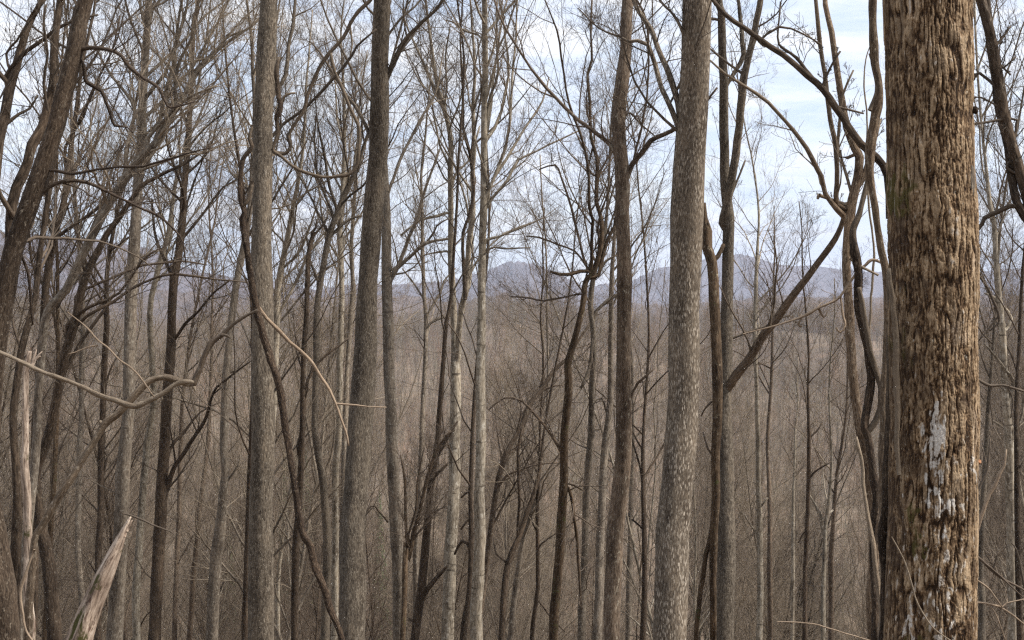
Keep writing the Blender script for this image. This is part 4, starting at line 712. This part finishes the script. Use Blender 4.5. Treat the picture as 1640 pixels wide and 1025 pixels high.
tube_thing('fallen_branch', '-60 540 6,0 565 6,44 584 7,75 597 7,102 608 7,130 619 7,154 630 8,180 640 8,205 650 9,218 650 9,235 642 8,259 628 8,275 619 8,290 613 8,303 612 7,310 612 4', 6.45, 'saplingbark', 'long bare branch sagging from the left edge to the knuckle of the bent sapling', 'branch', jm=0.45, rough=0.10, part='stem', sides=12, wob=0.05, extra=['66 593 3,82 605 2,95 615 1', '256 630 4,258 638 4,259 642 1'])
tube_thing('fallen_twig', '108 500 1.5,128 515 2,146 532 3,157 545 3,178 562 3,190 575 3,218 596 3,235 620 3,247 636 2', 6.2, 'stick', 'thin pinkish twig dropping onto the bent sapling', 'twig', sides=8, wob=0.03, extra=['157 553 3,140 556 2,120 564 2,109 567 1.5'], seed=8)
tube_thing('dead_twig', '55 880 4,45 905 4,38 925 6,33 950 5,36 985 5,42 1010 4,55 1030 3', 6.0, 'stick', 'pale crooked dead twig hanging in front of the snag foot', 'twig', sides=8, wob=0.02)
tube_thing('dangling_stick', '410 488 5,414 492 6,427 511 6,440 524 6,455 538 6,474 555 5,489 569 5,500 582 5,509 596 5,522 616 5,533 637 4,542 658 4,551 682 4,556 700 4,558 714 3', 12.3, 'stick', 'long pale dead stick dangling in a curve in front of the leaning dark grey trunk', 'stick', sides=10, wob=0.05, extra=['537 646 3,560 648 3,590 651 2,619 652 1.5'])
tube_thing('crossing_vine', '404 200 4,402 208 5,399 222 6,404 235 7,396 246 7,390 256 8,385 290 8,386 321 8,392 341 8,388 352 9,393 388 10,398 418 11,402 453 11,408 485 11,417 521 12,427 552 12,438 586 12,446 613 12,453 647 12,457 683 11,464 719 11,467 757 11,474 801 11,484 852 12,499 876 12,506 910 12,520 945 12,533 986 11,542 1005 10,552 1040 9,570 1140 8', 12.2, 'vine', 'thick black vine snaking down across the front of the straight grey brown trunk', 'vine', rough=0.09, sides=14, wob=0.06, extra=['404 290 5,402 305 6,396 318 6,389 330 5'])
tube_thing('hanging_vine', '436 238 5,439 244 6,447 248 6,455 254 5,470 267 5,489 276 5,505 281 5,523 283 5,540 282 5,550 281 6,560 278 6,572 262 6,575 235 5,575 205 5,561 171 5,551 150 5,537 116 5,531 95 5,531 85 3', 12.6, 'vine', 'black vine hanging in a wide loop between the two straight middle trunks', 'vine', rough=0.1, sides=10, wob=0.05)
tube_thing('hanging_vine', '438 243 5,447 246 6,457 246 6,465 235 6,462 222 6,461 216 6,470 200 6,485 181 6,490 165 6,492 154 6,503 126 6,523 92 6,550 58 6,561 38 6,575 17 6,592 0 6,620 -40 6', 12.8, 'vine', 'black vine curving up from the loop to the top edge beside the dark grey trunk', 'vine', rough=0.1, sides=10, wob=0.05, extra=['560 40 4,564 70 3,560 90 2'])
tube_thing('hanging_vine', '437 250 5,439 232 6,444 218 6,445 208 7,443 191 7,448 178 8,450 168 8,446 158 7,444 140 7,442 123 7,443 105 6,446 90 5', 12.7, 'vine', 'short black knotted vine running up the edge of the vine crossed trunk', 'vine', rough=0.14, sides=10, wob=0.02, extra=['450 168 5,452 158 4,460 151 4,473 149 3'])

# ------------------------------------------------------------------ the thicket down the slope: prototypes, then copies
def proto(seed, mat, H, r0, lean, n1, tw, h0, fork=False, wigg=0.035, ang=0.6):
    rng = np.random.default_rng(seed)
    n = 16; P, rd = grow(np.zeros((1, 3)), np.array([[lean, 0.0, 1.0]]), np.array([H]), np.array([r0]), n, wigg, 0.02, rng, tip=0.12)
    P[0, 0, 2] = -0.3
    S, sr = smooth(P[0], rd[0], 0.9)
    g = Geo(); g.tubes(S[None], sr[None], 8, rough=0.035, rng=rng, cap=False); tm = g.build('trunk', M[mat])
    g = Geo()
    if fork:
        a, d, l, r = sprout(S[None], sr[None], np.array([H]), 2, 0.3, 0.55, 0.35, 0.08, 0.62, 0.75, rng, upb=0.2)
        P1, R1 = grow(a, d, l, np.maximum(r, r0 * 0.45), 12, 0.06, 0.06, rng); g.tubes(P1, R1, 6, rng=rng); twigs(g, P1, R1, l, rng, 9, 6, 3, lr=0.3)
    crown_on(g, S, sr, h0, rng, n1, *tw, ang=ang, lr=0.36)
    return tm, g.build('crown', M[mat])
SPEC = [('grey', 18, .10, .02, 30, (9, 8, 4), .34, 0), ('brown', 16, .075, .12, 26, (9, 8, 4), .35, 0), ('pale', 19, .09, -.03, 30, (9, 8, 4), .36, 1), ('brown', 15, .07, .10, 26, (9, 8, 4), .30, 1),
        ('greyb', 18, .11, .05, 28, (9, 8, 4), .36, 1), ('grey', 13, .055, .2, 24, (9, 7, 4), .28, 0), ('grey', 12, .05, -.12, 24, (9, 7, 4), .25, 1), ('brown', 20, .12, .0, 30, (9, 8, 4), .40, 0),
        ('pale', 15, .055, .05, 24, (9, 7, 4), .33, 1), ('grey', 17, .08, -.08, 28, (9, 8, 4), .35, 1), ('pale', 17, .07, .03, 28, (9, 8, 4), .38, 1), ('brown', 17, .055, .28, 28, (9, 8, 4), .30, 1), ('grey', 18, .06, .34, 28, (9, 8, 4), .30, 1), ('pale', 16, .06, .06, 26, (9, 7, 4), .33, 1)]
KIND = {'grey': 'grey', 'dark': 'dark', 'pale': 'pale', 'brown': 'brown', 'greyb': 'mottled'}
PROT = [proto(100 + k, s[0], s[1], s[2], s[3], s[4], s[5], s[6], bool(s[7])) for k, s in enumerate(SPEC)]
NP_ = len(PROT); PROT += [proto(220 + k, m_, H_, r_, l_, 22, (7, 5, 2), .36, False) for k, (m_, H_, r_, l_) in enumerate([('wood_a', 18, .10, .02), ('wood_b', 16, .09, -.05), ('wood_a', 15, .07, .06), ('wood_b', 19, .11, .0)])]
SPEC += [('grey', 18, .1, .02), ('brown', 16, .09, -.05), ('grey', 15, .07, .06), ('brown', 19, .11, 0)]
rng = np.random.default_rng(77)
taken = [(b[0], b[1]) for b in BASES]
spots = []
tries = 0
while len(spots) < 235 and tries < 60000:
    tries += 1
    y = rng.uniform(24, 78) if len(spots) < 165 else rng.uniform(150, 192)
    x = rng.uniform(-0.42, 0.40) * y
    px = 820 + x / y * F
    if y < 52:      # keep the sky openings of the photograph
        if 430 < px < 1560 and (y < 42 or px > 1180) and rng.random() < (0.93 if y < 38 else 0.5): continue
    md = 1.1 + min(y, 80) * 0.012
    if any((x - a) ** 2 + (y - b) ** 2 < md * md for a, b in taken): continue
    taken.append((x, y)); spots.append((x, y))
spots.sort(key=lambda s: s[1])
marks = [(780, 'the ringed pale trunk'), (725, 'the pale parted trunk'), (630, 'the trunk behind the leaning one'), (570, 'the leaning dark grey trunk'), (418, 'the vine crossed trunk'), (345, 'the bowed grey trunk'), (260, 'the dark knotty trunk'), (200, 'the tall straight grey trunk'),
         (44, 'the pale snag'), (900, 'the crooked mossy tree'), (985, 'the forked brown trunk'), (1078, 'the dash barked trunk'), (1155, 'the paired trunks'), (1217, 'the slim pale sapling'), (1295, 'the knobbly dark stem'), (1390, 'the vine clad stems'), (1490, 'the biggest trunk'), (1618, 'the edge pale trunk')]
marks.sort()
ORD = ['nearest', 'second nearest', 'third nearest', 'fourth nearest', 'fifth nearest', 'sixth nearest', 'seventh nearest', 'eighth nearest', 'ninth nearest', 'tenth nearest', 'eleventh nearest', 'twelfth nearest', 'thirteenth nearest', 'fourteenth nearest', 'fifteenth nearest', 'sixteenth nearest', 'seventeenth nearest', 'eighteenth nearest', 'nineteenth nearest', 'twentieth nearest', 'twenty first nearest', 'twenty second nearest']
near_count = {}
for k, (x, y) in enumerate(spots):
    p = int(rng.integers(NP_)) if y < 100 else NP_ + int(rng.integers(4))
    if y < 50 and SPEC[p][1] > 18 and not (x / y < -0.17): p = 5
    px = 820 + x / y * F
    if y > 100: pass
    elif px < 430 and rng.random() < 0.35: p = int(rng.choice([1, 3, 5, 11, 12]))
    elif px >= 430 and p in (11, 12): p = 10
    tm, cm = PROT[p]
    nearband = y < 100
    tone = KIND[SPEC[p][0]]
    if nearband:
        i = max([q for q, mk in enumerate(marks) if mk[0] <= px] or [0]); key = (i, tone)
        c = near_count.get(key, 0); near_count[key] = c + 1
        side = 'right' if px >= marks[i][0] else 'left'
        lab = f'{ORD[min(c, 21)]} slim {tone} tree a little {side} of {marks[i][1]}'
        grp = 'slim trees of the thicket down the slope'
    else:
        lab, grp = 'indistinct slim bare tree standing deep in the far thicket', 'indistinct trees deep in the thicket'
    t = thing('thicket_tree', lab, 'tree', (x, y, float(gz(x, y))), grp)
    t.rotation_euler.z = float(rng.uniform(-0.5, 0.5)) if SPEC[p][3] > 0.08 else float(rng.uniform(0, 6.28)); s = float(rng.uniform(0.82, 1.15))
    if px > 640 and y < 70: s = min(s, (y * 0.42 + 3.0) / SPEC[p][1] + rng.uniform(-0.05, 0.12)); s = max(s, 0.5)
    t.scale = (s, s, s)
    for nm, me in (('trunk', tm), ('crown', cm)): obj(nm, me, t)

# ------------------------------------------------------------------ the wood across the valley: one object nobody could count
far = bpy.data.collections.new('wood_tree_shapes')          # not linked: only the wood's own instances show
FP = []
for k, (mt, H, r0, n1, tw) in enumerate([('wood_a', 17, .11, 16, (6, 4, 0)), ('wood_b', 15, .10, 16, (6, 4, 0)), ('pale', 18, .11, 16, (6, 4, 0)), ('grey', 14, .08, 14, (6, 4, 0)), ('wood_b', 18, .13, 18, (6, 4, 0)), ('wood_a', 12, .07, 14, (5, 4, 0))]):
    rg = np.random.default_rng(300 + k)
    P, rd = grow(np.zeros((1, 3)), np.array([[rg.normal(0, .06), rg.normal(0, .06), 1.0]]), np.array([H]), np.array([r0]), 9, 0.05, 0.02, rg, tip=0.12)
    g = Geo(); g.tubes(P, rd, 5, rng=rg, cap=False)
    Q, q, L = resample(P[0], rd[0], 16); a, d, l, r = sprout(Q[None], q[None], np.array([H * .7]), n1, .28, .98, .62, .15, .4, .5, rg)
    P1, R1 = grow(a, d, l, r, 6, .12, .07, rg); g.tubes(P1, np.maximum(R1, .010), 3, rng=rg, cap=False)
    a, d, l2, r = sprout(P1, R1, l, tw[0], .15, .98, .7, .2, .5, .6, rg); P2, R2 = grow(a, d, l2, r, 4, .16, .06, rg); g.tubes(P2, np.maximum(R2, .006), 3, rng=rg, cap=False)
    a, d, l3, r = sprout(P2, R2, l2, tw[1], .15, .98, .7, .2, .55, .6, rg); P3, R3 = grow(a, d, l3, r, 3, .16, .06, rg); g.tubes(P3, np.maximum(R3, .0045), 3, rng=rg, cap=False)
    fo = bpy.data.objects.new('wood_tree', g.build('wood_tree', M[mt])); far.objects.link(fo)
rng = np.random.default_rng(12)
pts = []
while len(pts) < 17500:
    m = 43000
    y = np.sqrt(rng.uniform(84 ** 2, 860 ** 2, m)); keep = rng.random(m) < np.clip(0.45 + y / 700, 0.5, 1); y = y[keep]
    x = rng.uniform(-0.47, 0.47, len(y)) * y
    cl_ = vnoise(x, y, 44, 26); ok = (rng.random(len(x)) < 0.35 + 0.9 * cl_) & ~((y > 145) & (y < 195) & (rng.random(len(x)) < 0.6))
    pts = np.stack([x, y], 1)[ok][:17500]
    break
pz = gz(pts[:, 0], pts[:, 1])
me = bpy.data.meshes.new('distant_wood'); me.from_pydata(np.stack([pts[:, 0], pts[:, 1], pz], 1).tolist(), [], [])
wood = bpy.data.objects.new('distant_wood', me); COL.objects.link(wood)
tag(wood, 'grey brown bare winter wood covering the slope across the valley', 'wood'); wood['kind'] = 'stuff'
def scatter(o, coll, smin, smax):
    ng = bpy.data.node_groups.new('scatter_' + o.name, 'GeometryNodeTree')
    ng.interface.new_socket('Geometry', in_out='INPUT', socket_type='NodeSocketGeometry'); ng.interface.new_socket('Geometry', in_out='OUTPUT', socket_type='NodeSocketGeometry')
    a = ng.nodes.new('NodeGroupInput'); z = ng.nodes.new('NodeGroupOutput'); ip = ng.nodes.new('GeometryNodeInstanceOnPoints'); ci = ng.nodes.new('GeometryNodeCollectionInfo')
    ci.inputs['Collection'].default_value = coll; ci.inputs['Separate Children'].default_value = True; ci.inputs['Reset Children'].default_value = True
    ip.inputs['Pick Instance'].default_value = True
    ri = ng.nodes.new('FunctionNodeRandomValue'); ri.data_type = 'INT'; ri.inputs[4].default_value = 0; ri.inputs[5].default_value = len(coll.objects) - 1
    rr_ = ng.nodes.new('FunctionNodeRandomValue'); rr_.data_type = 'FLOAT_VECTOR'; rr_.inputs[0].default_value = (-0.07, -0.07, 0); rr_.inputs[1].default_value = (0.07, 0.07, 6.28); rr_.inputs['Seed'].default_value = 3
    rs = ng.nodes.new('FunctionNodeRandomValue'); rs.data_type = 'FLOAT'; rs.inputs[2].default_value = smin; rs.inputs[3].default_value = smax; rs.inputs['Seed'].default_value = 5
    L_ = ng.links.new
    L_(a.outputs[0], ip.inputs['Points']); L_(ci.outputs[0], ip.inputs['Instance']); L_(ri.outputs[2], ip.inputs['Instance Index']); L_(rr_.outputs[0], ip.inputs['Rotation']); L_(rs.outputs[1], ip.inputs['Scale']); L_(ip.outputs[0], z.inputs[0])
    md = o.modifiers.new('scatter', 'NODES'); md.node_group = ng
scatter(wood, far, 0.7, 1.2)

# evergreens: small firs in the valley and the green patch near the crest
def fir(seed, H):
    rg = np.random.default_rng(seed); g = Geo(); P, rd = grow(np.zeros((1, 3)), np.array([[0, 0, 1.0]]), np.array([H]), np.array([H * .012]), 8, .02, .05, rg, tip=.1); g.tubes(P, rd, 5, rng=rg, cap=False); tr = g.build('trunk', M['brown'])
    V = []; n = int(900)
    t = rg.random(n) ** 0.8; z = H * (0.12 + 0.88 * t); rad = H * 0.19 * (1 - t) * (0.5 + 0.5 * rg.random(n)) + .05; a = rg.random(n) * 6.28
    c = np.stack([rad * np.cos(a), rad * np.sin(a), z - rad * .25], 1); out_ = np.stack([np.cos(a), np.sin(a), -0.3 + 0 * a], 1); sd = np.cross(out_, [0, 0, 1.0]); L = H * .055 * (1.2 - t)[:, None]
    v = np.stack([c - out_ * L * .6, c + sd * L * .45, c + out_ * L, c - sd * L * .45], 1).reshape(-1, 3)
    return tr, mesh('foliage', v, np.arange(n * 4).reshape(-1, 4), M['needle'])
FT, FF = fir(1, 7.0)
for (px, ytop, d, wf, lab) in [(368, 850, 150, .42, 'small green evergreen between the bowed grey and the vine crossed trunks'), (455, 722, 215, .4, 'dim green evergreen touching the edge of the vine crossed trunk'), (490, 716, 215, .42, 'green evergreen right of the black vine, half hidden by a trunk'), (608, 785, 190, .4, 'small dim evergreen between the leaning grey trunk and the one behind it')]:
    x = (px - 820) / F * d; zb = float(gz(x, d)); sc_ = (CZ - (ytop - 512.5) / F * d - zb) / 7.0
    t = thing('evergreen_tree', lab, 'tree', (x, d, zb), 'evergreens in the valley'); t.scale = (sc_ * wf, sc_ * wf, sc_)
    obj('trunk', FT, t); obj('foliage', FF, t)
    KEEP = globals().setdefault('KEEP', []); KEEP.append((x, d))
firs = bpy.data.collections.new('evergreen_shapes'); firs.objects.link(bpy.data.objects.new('evergreen_shape', FF))
rng = np.random.default_rng(8); yy = rng.uniform(1740, 1880, 90); xx = (rng.normal(828, 24, 90) - 820) / F * yy; zz = -60 + (21 + 60) * (1 - np.abs((yy - 1900) / 620) ** 1.25) - 8
me = bpy.data.meshes.new('evergreen_stand'); me.from_pydata(np.stack([xx, yy, zz], 1).tolist(), [], [])
st = bpy.data.objects.new('evergreen_stand', me); COL.objects.link(st); tag(st, 'dark green patch of evergreens on the foothill under the peak', 'wood'); st['kind'] = 'stuff'
scatter(st, firs, 2.0, 2.9)

# ------------------------------------------------------------------ haze
bm_v = np.array([(-9000, -300, -140), (9000, -300, -140), (9000, 9000, -140), (-9000, 9000, -140), (-9000, -300, 420), (9000, -300, 420), (9000, 9000, 420), (-9000, 9000, 420)], float)
m = bpy.data.materials.new('haze_air'); m.use_nodes = True; m.node_tree.nodes.clear()
oo = m.node_tree.nodes.new('ShaderNodeOutputMaterial'); pv = m.node_tree.nodes.new('ShaderNodeVolumePrincipled'); pv.inputs['Color'].default_value = (0.70, 0.79, 1.0, 1); pv.inputs['Density'].default_value = 0.00012; pv.inputs['Anisotropy'].default_value = 0.1
m.node_tree.links.new(pv.outputs[0], oo.inputs['Volume'])
hz = obj('haze', mesh('haze', bm_v, np.array([(3, 2, 1, 0), (4, 5, 6, 7), (0, 1, 5, 4), (1, 2, 6, 5), (2, 3, 7, 6), (3, 0, 4, 7)]), m)); hz['kind'] = 'stuff'
